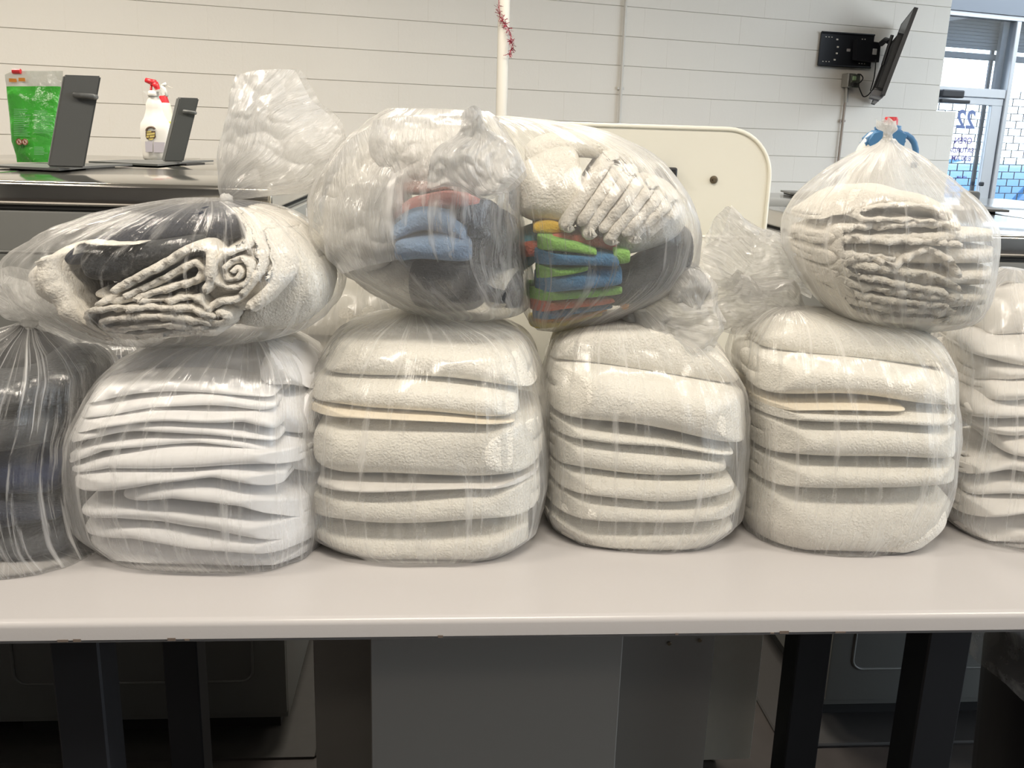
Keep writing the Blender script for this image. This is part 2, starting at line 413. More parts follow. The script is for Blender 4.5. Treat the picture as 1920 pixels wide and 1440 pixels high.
# brick pattern security grille
gr = MB(); ga0, ga1 = a_mull - 1.2, aR - .02; rowh = .072
nrow = int((z_tran1 - .3) / rowh)
for i in range(nrow + 1):
    z = .3 + i * rowh
    if z > z_tran1 + .02: break
    sbox(gr, ga0, ga1, z - .0035, z + .0035, SD + .2, SD + .207)
    n = int((ga1 - ga0) / .17)
    for k in range(n):
        a = ga0 + (k + (.5 if i % 2 else 0)) * .17
        sbox(gr, a - .0035, a + .0035, z, z + rowh, SD + .2, SD + .207)
g = tag(gr.build('security_grille', m_dark), 'thin dark link security grille outside the shop door and window', 'grille')
# pavement and cars outside
m_asph = principled('pale_asphalt', (.24, .25, .26), rough=.9, noise=.1, nscale=3)
pv = MB(); c = W1 * 4 + W2 * (SD + 12.3); pv.box((c[0], c[1], -.06), AW, (40, 24, .1)); tag(pv.build('ground_outside', m_asph), 'sunlit car park ground outside', kind='structure')
def car(px, py, dist, paint, label, yaw, L=4.3):
    """a hatchback: profile swept across its width, windows and wheels as parts"""
    root = empty('car', (0, 0, 0)); tag(root, label, 'car')
    ctr = Pn(px, py, W2, SD + dist); ctr[2] = 0
    c, s = math.cos(yaw + WY), math.sin(yaw + WY); fx = np.array([c, s, 0]); fy = np.array([-s, c, 0])
    prof = [(-2.1, .3), (-2.15, .7), (-2.0, .95), (-1.5, 1.38), (-.9, 1.48), (.1, 1.46), (.85, 1.02), (1.75, .88), (2.1, .68), (2.12, .32)]
    W = 1.7; b = MB(); pts = [ctr + fx * x + np.array([0, 0, z]) - fy * W / 2 for x, z in prof]; b.prism(pts, fy * W)
    bmesh.ops.bevel(b.bm, geom=list(b.bm.edges), offset=.05, segments=2, affect='EDGES')
    b.build('body', paint, root, auto=40)
    win = [(-1.55, 1.0), (-1.35, 1.33), (-.85, 1.4), (.05, 1.38), (.68, 1.02)]
    for sgn, nm in ((-1, 'side_window'), (1, 'side_window')):
        b = MB(); b.prism([ctr + fx * x + np.array([0, 0, z]) + fy * (sgn * (W / 2 + .002) - .004) for x, z in win], fy * .008); b.build(nm, m_carglass, root)
    for x in (-1.35, 1.35):
        for sgn in (-1, 1):
            b = MB(); b.lathe(ctr + fx * x + fy * sgn * .78 + np.array([0, 0, .32]), [(.2, -.1), (.31, -.09), (.31, .09), (.2, .1)], 24, ax=(fx, AX[2], fy)); b.build('wheel', m_rubber, root)
    for sgn in (-1, 1):
        b = MB(); b.box(ctr + fx * .62 + fy * sgn * (W / 2 + .1) + np.array([0, 0, 1.02]), (fx, fy, AX[2]), (.12, .2, .14), .04, 2); b.build('side_mirror', paint, root, auto=40)
m_carglass = principled('car_glass', (.10, .22, .38), rough=.05)
m_carblue = principled('blue_car_paint', (.03, .16, .36), rough=.25, spec=.6)
m_cargrey = principled('pale_blue_car_paint', (.07, .24, .38), rough=.3)
car(1975, 345, 3.2, m_carblue, 'bright blue car parked outside the right window', rad(6))
car(1765, 352, 6.4, m_cargrey, 'pale blue car seen through the shop door glass', rad(-4))
# sun on the car park only reaches the room as daylight through the panes

# pole with tinsel
PY = 5.0
pole = empty('support_pole', P(940, 215, PY) * [1, 1, 0]); tag(pole, 'white round steel pole standing behind the big bags', 'pole')
px0 = P(943, 100, PY)
b = MB(); b.tube([(px0[0], PY, 0), (px0[0], PY, CEIL)], .030, 24); b.build('shaft', principled('pole_paint', (.66, .64, .58), rough=.4), pole, smooth=False, auto=40)
b = MB(); b.lathe((px0[0], PY, 0), [(.06, 0), (.06, .01), (.031, .012)], 24); b.build('floor_flange', m_galv, pole, auto=40)
m_tinsel = principled('red_tinsel', (.42, .03, .07), rough=.22, metal=.6)
tb = MB(); random.seed(11)
path = [P(x, y, PY - .045) for x, y in [(936, -40), (935, -5), (936, 15), (938, 32), (944, 42), (951, 50), (957, 62), (958, 78), (962, 88), (958, 94), (954, 103)]]
tb.tube(path, .0015, 5)
seg = []
for i in range(len(path) - 1):
    for k in range(22 if i > 1 else 7): seg.append(path[i] + (path[i + 1] - path[i]) * random.random())
for p in seg:
    d = np.array([random.gauss(0, 1), random.gauss(0, 1) - .6, random.gauss(0, .8)]); d /= np.linalg.norm(d)
    l = random.uniform(.012, .034); q = p + d * l
    s = np.cross(d, [random.gauss(0, 1), random.gauss(0, 1), random.gauss(0, 1)]); s /= np.linalg.norm(s); s *= .0013
    tb.bm.faces.new([tb.bm.verts.new(tuple(v)) for v in (p - s, p + s, q + s, q - s)])
tag(tb.build('tinsel_garland', m_tinsel), 'red tinsel garland wound down the white pole', 'garland')

# conduits
m_conduit = principled('painted_conduit', (.70, .68, .63), rough=.4)
def conduit(px1, py1, z1, z2, r, mat, label, strap=True):
    p = wall_pt(px1, py1, .03); root = empty('conduit', p * [1, 1, 0]); tag(root, label, 'conduit')
    b = MB(); b.tube([(p[0], p[1], z1), (p[0], p[1], z2)], r, 12); b.build('tube', mat, root, auto=40)
    for z in (z1 + (z2 - z1) * .55, z1 + (z2 - z1) * .85):
        b = MB(); b.box(np.array([p[0], p[1], z]) + W2 * .008, AW, (r * 5, .012, .018), .002, 1); b.build('strap', mat, root)
conduit(1168, 100, .2, CEIL, .011, m_conduit, 'white painted conduit running up the wall right of the pole')
m_cond2 = principled('worn_conduit', (.36, .31, .27), rough=.5, metal=.3)
pz = wall_pt(1588, 160)[2]
conduit(1578, 250, .2, pz, .011, m_cond2, 'brown grey conduit rising to the outlet box under the screen mount')

# outlet box
ob = empty('outlet_box', wall_pt(1593, 150)); tag(ob, 'grey metal outlet box on the wall under the screen mount', 'outlet box')
b = MB(); b.box(wall_pt(1591, 151, .05), AW, (.075, .08, .105), .006, 2); b.build('box', m_galv, ob)
b = MB(); b.box(wall_pt(1603, 152, .11), AW, (.075, .03, .10), .005, 2); b.build('cover_plate', principled('dark_cover', (.09, .10, .08), rough=.5), ob)
b = MB(); b.box(wall_pt(1602, 147, .135), AW, (.034, .012, .034), .006, 2); b.build('receptacle', principled('green_receptacle', (.30, .42, .24), rough=.5), ob)
b = MB(); b.box(wall_pt(1600, 158, .14), AW, (.035, .04, .03), .006, 2); b.build('plug', m_rubber, ob)
b = MB(); b.tube([wall_pt(1588, 163, .035), wall_pt(1586, 192, .035)], .015, 12); b.build('connector', m_galv, ob)
def cable(pts, label, r=.0045):
    b = MB(); n = len(pts); v = [np.asarray(p) for p in pts]; out = []
    for i in range(n - 1):
        p0, p1, p2, p3 = v[max(i - 1, 0)], v[i], v[i + 1], v[min(i + 2, n - 1)]
        for k in range(6):
            t = k / 6; out.append(.5 * ((2 * p1) + (-p0 + p2) * t + (2 * p0 - 5 * p1 + 4 * p2 - p3) * t * t + (-p0 + 3 * p1 - 3 * p2 + p3) * t ** 3))
    out.append(v[-1]); b.tube(out, r, 6); return tag(b.build('cable', m_rubber, smooth=True), label, 'cable')
cable([wall_pt(x, y, .14) for x, y in [(1604, 158), (1612, 155), (1618, 147), (1614, 140), (1608, 139)]], 'short loop of black cable at the outlet box')
cable([wall_pt(x, y, .16) for x, y in [(1608, 156), (1613, 170), (1619, 181), (1628, 178), (1634, 170)]], 'black power cable sagging from the outlet box to the screen')
cable([wall_pt(x, y, .2) for x, y in [(1642, 112), (1641, 130), (1638, 150), (1632, 170)]], 'thin black cable hanging straight down behind the screen')
cable([wall_pt(x, y, .24) for x, y in [(1655, 116), (1650, 135), (1642, 158), (1634, 174)]], 'thin black cable curving along the back of the screen')

# screen mount with holes, and the screen
mt = empty('screen_mount', wall_pt(1590, 95)); tag(mt, 'black steel wall mount plate with slots and a folding arm', 'wall mount')
q = [wall_pt(x, y, .03) for x, y in [(1541, 60), (1640, 66), (1632, 128), (1534, 122)]]
b = MB(); b.prism(q, W2 * .012); b.build('wall_plate', m_black, mt)
for (x1, y1, x2, y2) in [(1541, 60, 1640, 66), (1534, 122, 1632, 127)]:
    b = MB(); A = wall_pt(x1, y1, .045); B_ = wall_pt(x2, y2, .045); b.tube([A, B_], .008, 6); b.build('rail', m_black, mt)
def slots(pts, s, nm, mat):
    for x, y in pts:
        b = MB(); b.box(wall_pt(x, y, .034), AW, (s, .004, s * .6), .002, 1); b.build(nm, mat, mt)
slots([(1549, 69), (1554.5, 69.3), (1560, 69.7), (1543, 115), (1549, 115.2), (1554.5, 115.5), (1617, 73.5), (1622, 73.7), (1611, 119), (1616, 119.3), (1621, 119.5)], .012, 'slot', m_paint)
slots([(1570, 74), (1571, 88), (1569, 100), (1565, 112), (1602, 90)], .02, 'cutout', m_paint)
slots([(1591, 94)], .036, 'sticker', principled('grey_sticker', (.45, .42, .42), rough=.6))
for pts, t in (([(1608, 74), (1652, 80), (1648, 117), (1606, 112)], .05),):
    b = MB(); b.prism([wall_pt(x, y, .12) for x, y in pts], W2 * t); b.build('arm', m_black, mt)
b = MB(); b.box(wall_pt(1640, 97, .125), AW, (.04, .006, .045), .002, 1); b.build('sticker', principled('white_sticker', (.5, .5, .5), rough=.6), mt)
TVY = wall_pt(1670, 100, .3)[1]
A_ = P(1652, 82, TVY + .1); B_ = P(1668, 78, TVY)
b = MB(); b.tube([A_, (A_ + B_) / 2 + [0, 0, .02], B_], .022, 10); b.build('hinge', m_black, mt)
b = MB(); b.tube([P(1673, 66, TVY - .02), P(1655, 122, TVY - .02)], .014, 8); b.build('bracket_rail', m_black, mt)
tv = empty('flat_screen', P(1670, 100, TVY)); tag(tv, 'thin black flat screen tilted down on the wall mount, seen from its edge', 'television')
T1 = P(1709, 26, TVY - .1); T2 = P(1649, 184, TVY - .1)
up = (T1 - T2); hh = np.linalg.norm(up); up /= hh
vd = ray(1675, 100); vd /= np.linalg.norm(vd)
wx = vd - up * (vd @ up); wx /= np.linalg.norm(wx); sx = np.cross(wx, up)
sgn = 1 if sx[0] > 0 else -1; sx = sx * sgn
wd_ = wx * math.cos(.075) + (-sx) * math.sin(.075); wd_ /= np.linalg.norm(wd_); th_ = np.cross(wd_, up); th_ *= 1 if th_[0] > 0 else -1
ctr = (T1 + T2) / 2 + wd_ * .10
b = MB(); b.box(ctr, (wd_, th_, up), (.62, .022, hh), .004, 2); b.build('panel', principled('tv_black', (.02, .021, .024), rough=.35), tv)
b = MB(); b.box(ctr - th_ * .02 - up * .07, (wd_, th_, up), (.50, .04, hh * .62), .012, 2); b.build('rear_housing', principled('tv_back', (.035, .037, .04), rough=.5), tv)
b = MB(); b.box(ctr - up * (hh / 2 - .015) - th_ * .03 - wd_ * .12, (wd_, th_, up), (.2, .06, .04), .01, 2); b.build('port_block', principled('tv_ports', (.25, .25, .26), rough=.5), tv)
# ------------------------------------------------------------------ counter
ZT = CAM_Z - .62                                     # counter top height
TD = Pz(960, 1157, ZT) @ E2                          # plane of its front edge
TT = Pn(960, 1195, E2, TD)[2]; TH_ = ZT - TT         # slab thickness from the edge's height in the picture
TB = TD + .74                                        # back edge
def tp(a, d, z): return E1 * a + E2 * d + np.array([0, 0, z])
def ta(px, py, d): return Pn(px, py, E2, d) @ E1
def tzz(px, py, d): return Pn(px, py, E2, d)[2]
def tbox(mb, a1, a2, d1, d2, z1, z2, bev=0, seg=2):
    return mb.box(tp((a1 + a2) / 2, (d1 + d2) / 2, (z1 + z2) / 2), AT, (a2 - a1, d2 - d1, z2 - z1), bev, seg)
tbl = empty('folding_counter', tp(0, TD + .3, 0)); tag(tbl, 'long white laminate folding counter holding the bagged laundry', 'counter')
# top: swept profile with a rounded front nose
m_counter = principled('counter_laminate', (.49, .472, .468), rough=.26, spec=.45, noise=.012, nscale=3, bump=.05, bscale=200)
R_ = TH_ * .33; prof = []
for k in range(9):
    a = PI / 2 * k / 8; prof.append((TD + R_ - R_ * math.sin(PI / 2 - a) * 1.0, ZT - R_ + R_ * math.cos(PI / 2 - a) * 1.0))
prof = [(TD + R_ - R_ * math.cos(a), ZT - R_ + R_ * math.sin(a)) for a in [PI / 2 * k / 8 for k in range(9)]]
prof = [(TD + .004, TT), (TD, TT + .003)] + prof + [(TB, ZT), (TB, TT)]
A0, A1 = -1.75, 1.95
b = MB(); b.prism([tp(A0, d, z) for d, z in prof], E1 * (A1 - A0)); b.build('worktop', m_counter, tbl, auto=25)
b = MB(); tbox(b, A0, A1, TD + .006, TD + .03, TT - .004, TT); b.build('edge_underlay', principled('grey_underlay', (.20, .19, .185), rough=.6), tbl)
random.seed(5); b = MB()
for i in range(26):
    a = random.uniform(A0 + .3, A1 - .3); w = random.uniform(.002, .008)
    tbox(b, a - w, a + w, TD - .0008, TD + .002, TT + .001, TT + random.uniform(.003, .0055))
ck = b.build('chipped_edge', principled('chip_brown', (.13, .10, .08), rough=.8), tbl); ck['kind'] = 'stuff'
# pedestal panels
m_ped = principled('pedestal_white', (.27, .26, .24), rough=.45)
def vpanel(nm, px1, px2, d, zlo, thick, mat, parent, ztop=None, py=1210):
    b = MB(); tbox(b, ta(px1, py, d), ta(px2, py, d), d, d + thick, zlo, (TT - .004) if ztop is None else ztop, .002, 1); return b.build(nm, mat, parent)
PD = TD + .30
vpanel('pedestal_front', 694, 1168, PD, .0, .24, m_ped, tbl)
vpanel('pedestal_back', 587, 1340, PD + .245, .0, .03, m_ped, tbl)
# dark legs
m_leg = m_dark
LD = TD + .12
for (x1, x2, d) in ((91, 184, LD), (303, 368, LD + .42), (1497, 1560, LD + .42), (1742, 1822, LD + .12)):
    b = MB(); a1, a2 = ta(x1, 1205, d), ta(x2, 1205, d); tbox(b, a1, a2, d, d + (a2 - a1), 0, TT - .004, .003, 1); b.build('leg', m_leg, tbl)
b = MB(); tbox(b, ta(91, 1205, LD), ta(184, 1205, LD), LD + .08, LD + .5, TT - .05, TT - .005); b.build('cross_rail', m_leg, tbl)
for (px, py) in ((1255, 1206), (1312, 1200)):
    b = MB(); b.lathe(Pn(px, py, E2, PD + .244), [(.004, 0), (.0045, .002), (.003, .003)], 12, ax=(E1, AX[2], -E2)); b.build('screw', m_screw, tbl)

# low back panel of the counter and the tall board behind it
BD = TB + .03
lowp = empty('back_panel', tp(0, BD, 0)); tag(lowp, 'low cream panel standing along the back edge of the counter', 'panel')
zl = tzz(1460, 444, BD)
b = MB(); tbox(b, ta(600, 444, BD), ta(1512, 444, BD), BD, BD + .02, tzz(1365, 1424, BD), zl - .004, .001, 1); b.build('sheet', m_board, lowp)
b = MB(); tbox(b, ta(600, 444, BD), ta(1512, 444, BD), BD - .002, BD + .022, zl - .006, zl, .002, 1); b.build('edge_band', principled('edge_band', (.86, .83, .74), rough=.3), lowp)
b = MB(); b.lathe(Pn(1424, 533, E2, BD - .001), [(.006, 0), (.006, .002), (.003, .003)], 14, ax=(E1, AX[2], -E2)); b.build('screw', m_screw, lowp)

MD = 2.12                                            # plane of the washer fronts
TBD = MD - .10
brd = empty('tall_divider_board', tp(.3, TBD, 0)); tag(brd, 'tall cream divider board with a rounded corner between the washers', 'panel')
zt_ = (tzz(1160, 235, TBD) + tzz(1390, 243, TBD)) / 2; aR_ = ta(1443, 330, TBD); aL_ = ta(668, 330, TBD)
zb_ = tzz(1365, 1424, TBD)
rc = .10; arc = [(aR_ - rc + rc * math.sin(t), zt_ - rc + rc * math.cos(t)) for t in [PI / 2 * k / 10 for k in range(11)]]
arcl = [(aL_ + rc - rc * math.cos(t), zt_ - rc + rc * math.sin(t)) for t in [PI / 2 * k / 10 for k in range(11)]]
pts = [(aL_, zb_)] + arcl + arc + [(aR_, zb_)]
b = MB(); b.prism([tp(a, TBD, z) for a, z in pts], E2 * .025); b.build('sheet', m_board, brd, auto=40)
b = MB(); b.tube([tp(a, TBD - .001, z) for a, z in pts], .0045, 8); b.build('edge_moulding', principled('edge_mould', (.84, .82, .72), rough=.3), brd, smooth=True)
b = MB(); c = Pn(1338, 337, E2, TBD); b.lathe(c, [(.0085, 0), (.0085, .003), (.004, .004), (.004, .010)], 16, ax=(E1, AX[2], -E2)); b.build('bolt', m_screw, brd)
b = MB(); b.lathe(Pn(1349, 1198, E2, TBD), [(.004, 0), (.004, .002)], 12, ax=(E1, AX[2], -E2)); b.build('screw', m_screw, brd)
bk = empty('black_bracket', Pn(1252, 332, E2, TBD - .01)); tag(bk, 'small black box bracket fixed to the cream board behind the big bag', 'bracket')
b = MB(); b.box(Pn(1248, 336, E2, TBD - .012), AT, (.045, .022, .05), .004, 2); b.build('housing', m_black, bk)
b = MB(); b.box(Pn(1248, 323, E2, TBD - .02), AT, (.04, .03, .005), .001, 1); b.build('lid', m_rubber, bk)

# ------------------------------------------------------------------ washers
def washer(label, a1, a2, d1, d2, z1, z2, front=True, panels=True):
    w = empty('washer', tp((a1 + a2) / 2, d1, z1)); tag(w, label, 'washing machine', 'stainless topped washers behind the counter' if False else None)
    lip = .058
    b = MB(); tbox(b, a1 + .006, a2 - .006, d1 + .012, d2, z1, z2 - lip, .006, 2); b.build('cabinet', m_body, w, auto=40)
    b = MB(); tbox(b, a1, a2, d1 - .006, d2, z2 - lip + .006, z2, .009, 3); b.build('top_cover', m_steel, w, auto=40)
    b = MB(); tbox(b, a1 + .01, a2 - .01, d1 + .004, d2 - .01, z2 - lip - .002, z2 - lip + .007); b.build('shadow_gap', m_gap, w)
    if panels:
        # front panel with a pressed outline
        b = MB(); tbox(b, a1 + .008, a2 - .008, d1 + .002, d1 + .014, z1 + .02, z2 - lip - .006, .004, 2); fp = b.build('front_panel', m_body, w, auto=40)
        g = .045; zz1, zz2 = z1 + .115, z2 - lip - .095; aa1, aa2 = a1 + .07, a2 - .09
        rr = .03; path = []
        for (cx, cz, s0) in ((aa2 - rr, zz2 - rr, 0), (aa1 + rr, zz2 - rr, 90), (aa1 + rr, zz1 + rr, 180), (aa2 - rr, zz1 + rr, 270)):
            for k in range(6):
                t = rad(s0 + 18 * k); path.append(tp(cx + rr * math.cos(t), d1 + .001, cz + rr * math.sin(t)))
        b = MB(); b.tube(path, .0035, 6, closed=True); b.build('pressed_outline', m_body, fp, smooth=True)
    b = MB(); tbox(b, a1 + .04, a2 - .04, d1 + .08, d2 - .05, z1 - .07, z1, 0); b.build('base_frame', m_gap, w)
    return w
zM1 = tzz(200, 1357, MD); zM2 = tzz(200, 343, MD)
aM = ta(510, 360, MD)
WW = .74
zP = .06
pl = MB(); tbox(pl, aM - 3.2, ta(592, 1385, MD - .06), MD - .06, MD + 2.5, 0, zM1 - .07, .006, 1)
tag(pl.build('trim_1', principled('dark_plinth', (.035, .033, .03), rough=.7, noise=.2)), 'dark plinth under the left washers', kind='structure')
washer('grey washer with shiny steel top directly left of the tall cream board', aM - WW, aM, MD, MD + .92, zM1, zM2)
washer('grey washer at the far left whose top holds the green pouch', aM - 2 * WW - .01, aM - WW - .01, MD, MD + .92, zM1, zM2)
washer('rear washer backing the left row under the spray bottles', aM - WW, aM, MD + .93, MD + 2.45, zM1, zM2 - .001, panels=False)
washer('rear washer at the far left edge backing the front row', aM - 2 * WW - .01, aM - WW - .01, MD + .93, MD + 2.45, zM1, zM2 - .001, panels=False)
# right side of the near left washer: service strip with bolts, label and ground wire
sv = empty('service_cover', tp(aM, MD + .3, zM2 - .12)); tag(sv, 'grey sheet metal side cover with bolts under the washer top', 'cover')
b = MB(); tbox(b, aM + .0, aM + .012, MD + .10, MD + .86, zM2 - .135, zM2 - .062, .002, 1); b.build('plate', principled('side_plate', (.27, .28, .27), rough=.4), sv)
b = MB(); b.prism([tp(aM + .004, MD + .12, zM2 - .20), tp(aM + .055, MD + .12, zM2 - .215), tp(aM + .055, MD + .12, zM2 - .225), tp(aM + .004, MD + .12, zM2 - .225)], E2 * .6); b.build('flange', principled('flange_grey', (.36, .37, .36), rough=.35), sv)
for d in (MD + .16, MD + .30, MD + .55):
    b = MB(); b.lathe(tp(aM + .012, d, zM2 - .095), [(.007, 0), (.007, .005), (.004, .008)], 12, ax=(E2, AX[2], E1)); b.build('bolt', m_galv, sv)
b = MB(); tbox(b, aM + .012, aM + .0135, MD + .42, MD + .52, zM2 - .12, zM2 - .075); b.build('data_label', principled('label_grey', (.55, .54, .52), rough=.5), sv)
gw = MB(); gw.tube([tp(aM + .004, MD + .035, zM2 - .062), tp(aM + .014, MD + .045, zM2 - .075), tp(aM + .016, MD + .03, zM2 - .10), tp(aM + .006, MD + .02, zM2 - .13)], .0035, 8)
tag(gw.build('ground_wire', principled('yellow_green_wire', (.55, .55, .12), rough=.4), smooth=True), 'yellow green ground wire curling out at the washer corner', 'wire')

# right-hand washers
aN = ta(1652, 452, MD); zN2 = tzz(1885, 441, MD); zN1 = tzz(1620, 1326, MD)
zNs = zN1 - .05
pr = MB(); tbox(pr, aN - .12, aN + 3, MD - .06, MD + 2.0, 0, zN1 - .07, .006, 1)
tag(pr.build('trim_2', principled('dark_plinth_right', (.03, .028, .027), rough=.7)), 'dark plinth under the right washers', kind='structure')
washer('grey washer behind the top right bag with the blue handled jug on it', aN, aN + WW, MD, MD + .92, zN1, zN2)
washer('grey washer in the right row reaching past the right edge', aN + WW + .01, aN + 2 * WW + .01, MD, MD + .92, zN1, zN2)
dNb = MD + 1.95
washer('rear washer of the right row under the shop window', aN, aN + WW, MD + .93, dNb, zN1, zN2 - .001, panels=False)
washer('rear washer of the right row farthest to the right', aN + WW + .01, aN + 2 * WW + .01, MD + .93, dNb, zN1, zN2 - .001, panels=False)
# low strip with bolt on the left flank of the right washer
sv2 = empty('service_cover', tp(aN, MD + .3, zN2 - .12)); tag(sv2, 'grey side cover of the right washer seen beside the cream board', 'cover')
b = MB(); tbox(b, aN - .012, aN + .003, MD + .10, MD + .88, zN2 - .14, zN2 - .062, .002, 1); b.build('plate', principled('side_plate2', (.24, .245, .24), rough=.4), sv2)
for d in (MD + .62, MD + .78):
    b = MB(); b.lathe(tp(aN - .012, d, zN2 - .1), [(.007, 0), (.007, .005), (.004, .008)], 12, ax=(E2, AX[2], -E1)); b.build('bolt', m_galv, sv2)

# soap dispenser lids standing open on the tops
def lid(pb, pt, wpx_b, dist_py, label, plate_px, ztop):
    """pb, pt: left bottom and left top picture points of the broad face; wpx_b its width in pixels"""
    Bp = Pz(pb[0], pb[1], ztop + .012); Y = Bp[1]
    Bq = P(pb[0] + wpx_b, pb[1] - 2, Y + .01); Bq[2] = Bp[2]
    Tp = P(pt[0], pt[1], Y + .0)
    root = empty('soap_lid', (Bp + Bq) / 2); tag(root, label, 'dispenser lid')
    w = Bq - Bp; up = Tp - Bp; nrm = np.cross(w, up); nrm /= np.linalg.norm(nrm)
    if nrm[1] > 0: nrm = -nrm
    wl = np.linalg.norm(w); ul = np.linalg.norm(up); wn = w / wl; un = up / ul
    un = un - wn * 0
    tk = -nrm * .05 - wn * .02
    b = MB(); b.prism([Bp, Bq, Bq + up, Tp], tk); bmesh.ops.bevel(b.bm, geom=list(b.bm.edges), offset=.004, segments=2, affect='EDGES'); b.build('panel', m_lid, root, auto=40)
    c1 = Bp + up * .79 + w * .42; c2 = Bp + up * .775 + w * .98 + nrm * .012
    b = MB(); b.tube([c1 - nrm * .004, c1 + nrm * .012, c2 + nrm * .012, c2 - nrm * .004], .0085 * ul / .28, 10); b.build('finger_grip', m_lid, root, smooth=True)
    pA = Pz(plate_px[0], plate_px[1], ztop + .010); 
    pB = Pz(plate_px[2], plate_px[3], ztop + .010)
    b = MB(); n = np.array([0, .30, 0])
    c0 = Pz(plate_px[2] - (plate_px[2] - plate_px[0]) * .30, plate_px[3] + 5, ztop + .010)
    b.prism([pA, c0, pB, pB + n, pA + n], np.array([0, 0, -.006])); b.build('hinge_plate', m_lid, root)
    b = MB(); cc = (pA + pB) / 2 + n * .5; b.box(cc - [0, 0, .008], AX, (np.linalg.norm(pB - pA) * .8, .2, .006)); b.build('gasket', m_rubber, root)
    return root
lid((90, 313), (120, 140), 68, 0, 'large grey dispenser lid standing open beside the green pouch', (-30, 309, 170, 311), zM2)
lid((308, 303), (337, 183), 36, 0, 'smaller grey dispenser lid standing open beside the spray bottles', (166, 302, 351, 303), zM2)
# flat lid plates on the right washer tops
def flatlid(px1, px2, py, ztop, label, stub=None):
    pA = Pz(px1, py, ztop + .014); pB = Pz(px2, py + 3, ztop + .014); root = empty('soap_lid', (pA + pB) / 2); tag(root, label, 'dispenser lid')
    b = MB(); b.prism([pA, pB, pB + [.02, .22, 0], pA + [.02, .22, 0]], np.array([0, 0, -.007])); b.build('hinge_plate', m_lid, root)
    b = MB(); cc = (pA + pB) / 2 + [0, .12, -.01]; b.box(cc, AX, (np.linalg.norm(pB - pA) * .7, .15, .008)); b.build('gasket', m_rubber, root)
    if stub:
        p = Pz(stub[0], stub[1], ztop + .014); b = MB(); b.box(p + [0, .06, .025], AX, (.05, .05, .055), .01, 2); b.build('latch_block', m_lid, root, auto=40)
flatlid(1822, 1893, 391, zN2, 'closed grey dispenser lid on the right washer top near the window', (1832, 390))
flatlid(1482, 1560, 361, zN2, 'closed grey dispenser lid behind the left shoulder of the top right bag')

# ------------------------------------------------------------------ green detergent pouch
def zplane_x(px, Y, z): return Xat(px, Y, z)
Yp = Pz(60, 303, zM2 + .012)[1]
pch = empty('detergent_pouch', (P(60, 303, Yp)[0], Yp, zM2 + .012)); tag(pch, 'half empty glossy green detergent pouch standing on the far left washer', 'pouch')
m_pouch = principled('green_pouch_film', (.07, .46, .05), rough=.16, spec=.7, noise=.25, nscale=14, bump=.9, bscale=22, bdist=.012)
m_pclear = principled('clear_pouch_film', (.72, .73, .66), rough=.15, spec=.7, alpha=.55, bump=.8, bscale=30, bdist=.008)
def pouch_body(name, rows, hdf, mat, n=26, K=20):
    vs, fs = [], []
    for sgn in (1, -1):
        base = len(vs)
        for i in range(K + 1):
            t = i / K * (len(rows) - 1); j = min(int(t), len(rows) - 2); f = t - j
            yl = rows[j][0] * (1 - f) + rows[j + 1][0] * f; xl = rows[j][1] * (1 - f) + rows[j + 1][1] * f; xr = rows[j][2] * (1 - f) + rows[j + 1][2] * f; hd = rows[j][3] * (1 - f) + rows[j + 1][3] * f
            for k in range(n + 1):
                u = k / n; p = P(xl + (xr - xl) * u, yl, Yp); bul = (max(0, 1 - (2 * u - 1) ** 2)) ** .6
                nz = mn.noise(Vector((p[0] * 22, sgn * 7.1, p[2] * 22))) * .010
                p = p + np.array([0, -sgn * (hd * bul + nz * bul), 0]); vs.append(p)
        for i in range(K):
            for k in range(n):
                a = base + i * (n + 1) + k; q = [a, a + 1, a + n + 2, a + n + 1]; fs.append(q if sgn > 0 else q[::-1])
    return mesh(name, vs, fs, mat)
o = pouch_body('film_body', [(162, 12, 114, .008), (180, 13, 114, .02), (230, 19, 112, .035), (265, 22, 108, .042), (290, 30, 104, .035), (304, 32, 102, .03)], .03, m_pouch); keep(o, pch)
o = pouch_body('clear_header', [(133, 24, 118, .001), (140, 9, 118, .002), (150, 10, 117, .004), (162.5, 12, 114, .008)], .01, m_pclear); keep(o, pch)
b = MB(); p = P(31, 134, Yp); b.tube([P(24, 134, Yp - .005), P(39, 134, Yp - .005)], .0075, 12); b.build('spout_cap', m_red, pch, auto=40)
m_orange = principled('orange_print', (.75, .28, .05), rough=.3); m_pink = principled('pictogram_ground', (.72, .62, .50), rough=.4); m_brn = principled('pictogram_ring', (.30, .05, .03), rough=.4)
for x1, x2, y1, y2 in ((17, 31, 147, 154), (35, 47, 146.5, 152)):
    b = MB(); b.box((P(x1, y1, Yp - .012) + P(x2, y2, Yp - .012)) / 2, AX, (np.linalg.norm(P(x2, y1, Yp) - P(x1, y1, Yp)), .001, .010)); b.build('orange_label', m_orange, pch)
for x, kind in ((36, 0), (47, 1)):
    c = P(x, 266, Yp - .052); b = MB(); b.lathe(c, [(.0085, 0), (.0085, .0006)], 20, ax=(AX[0], AX[2], -AX[1])); b.build('pictogram', m_pink, pch)
    b = MB(); b.tube([c + np.array([.0085 * math.cos(t), -.001, .0085 * math.sin(t)]) for t in [2 * PI * k / 20 for k in range(20)]], .0011, 5, closed=True)
    b.tube([c + [-.005, -.001, .005], c + [.005, -.001, -.005]], .0011, 5); b.tube([c + [-.002, -.001, -.004], c + [0, -.001, .004]], .0014, 5); b.build('pictogram_ring', m_brn, pch)
b = MB(); random.seed(9)
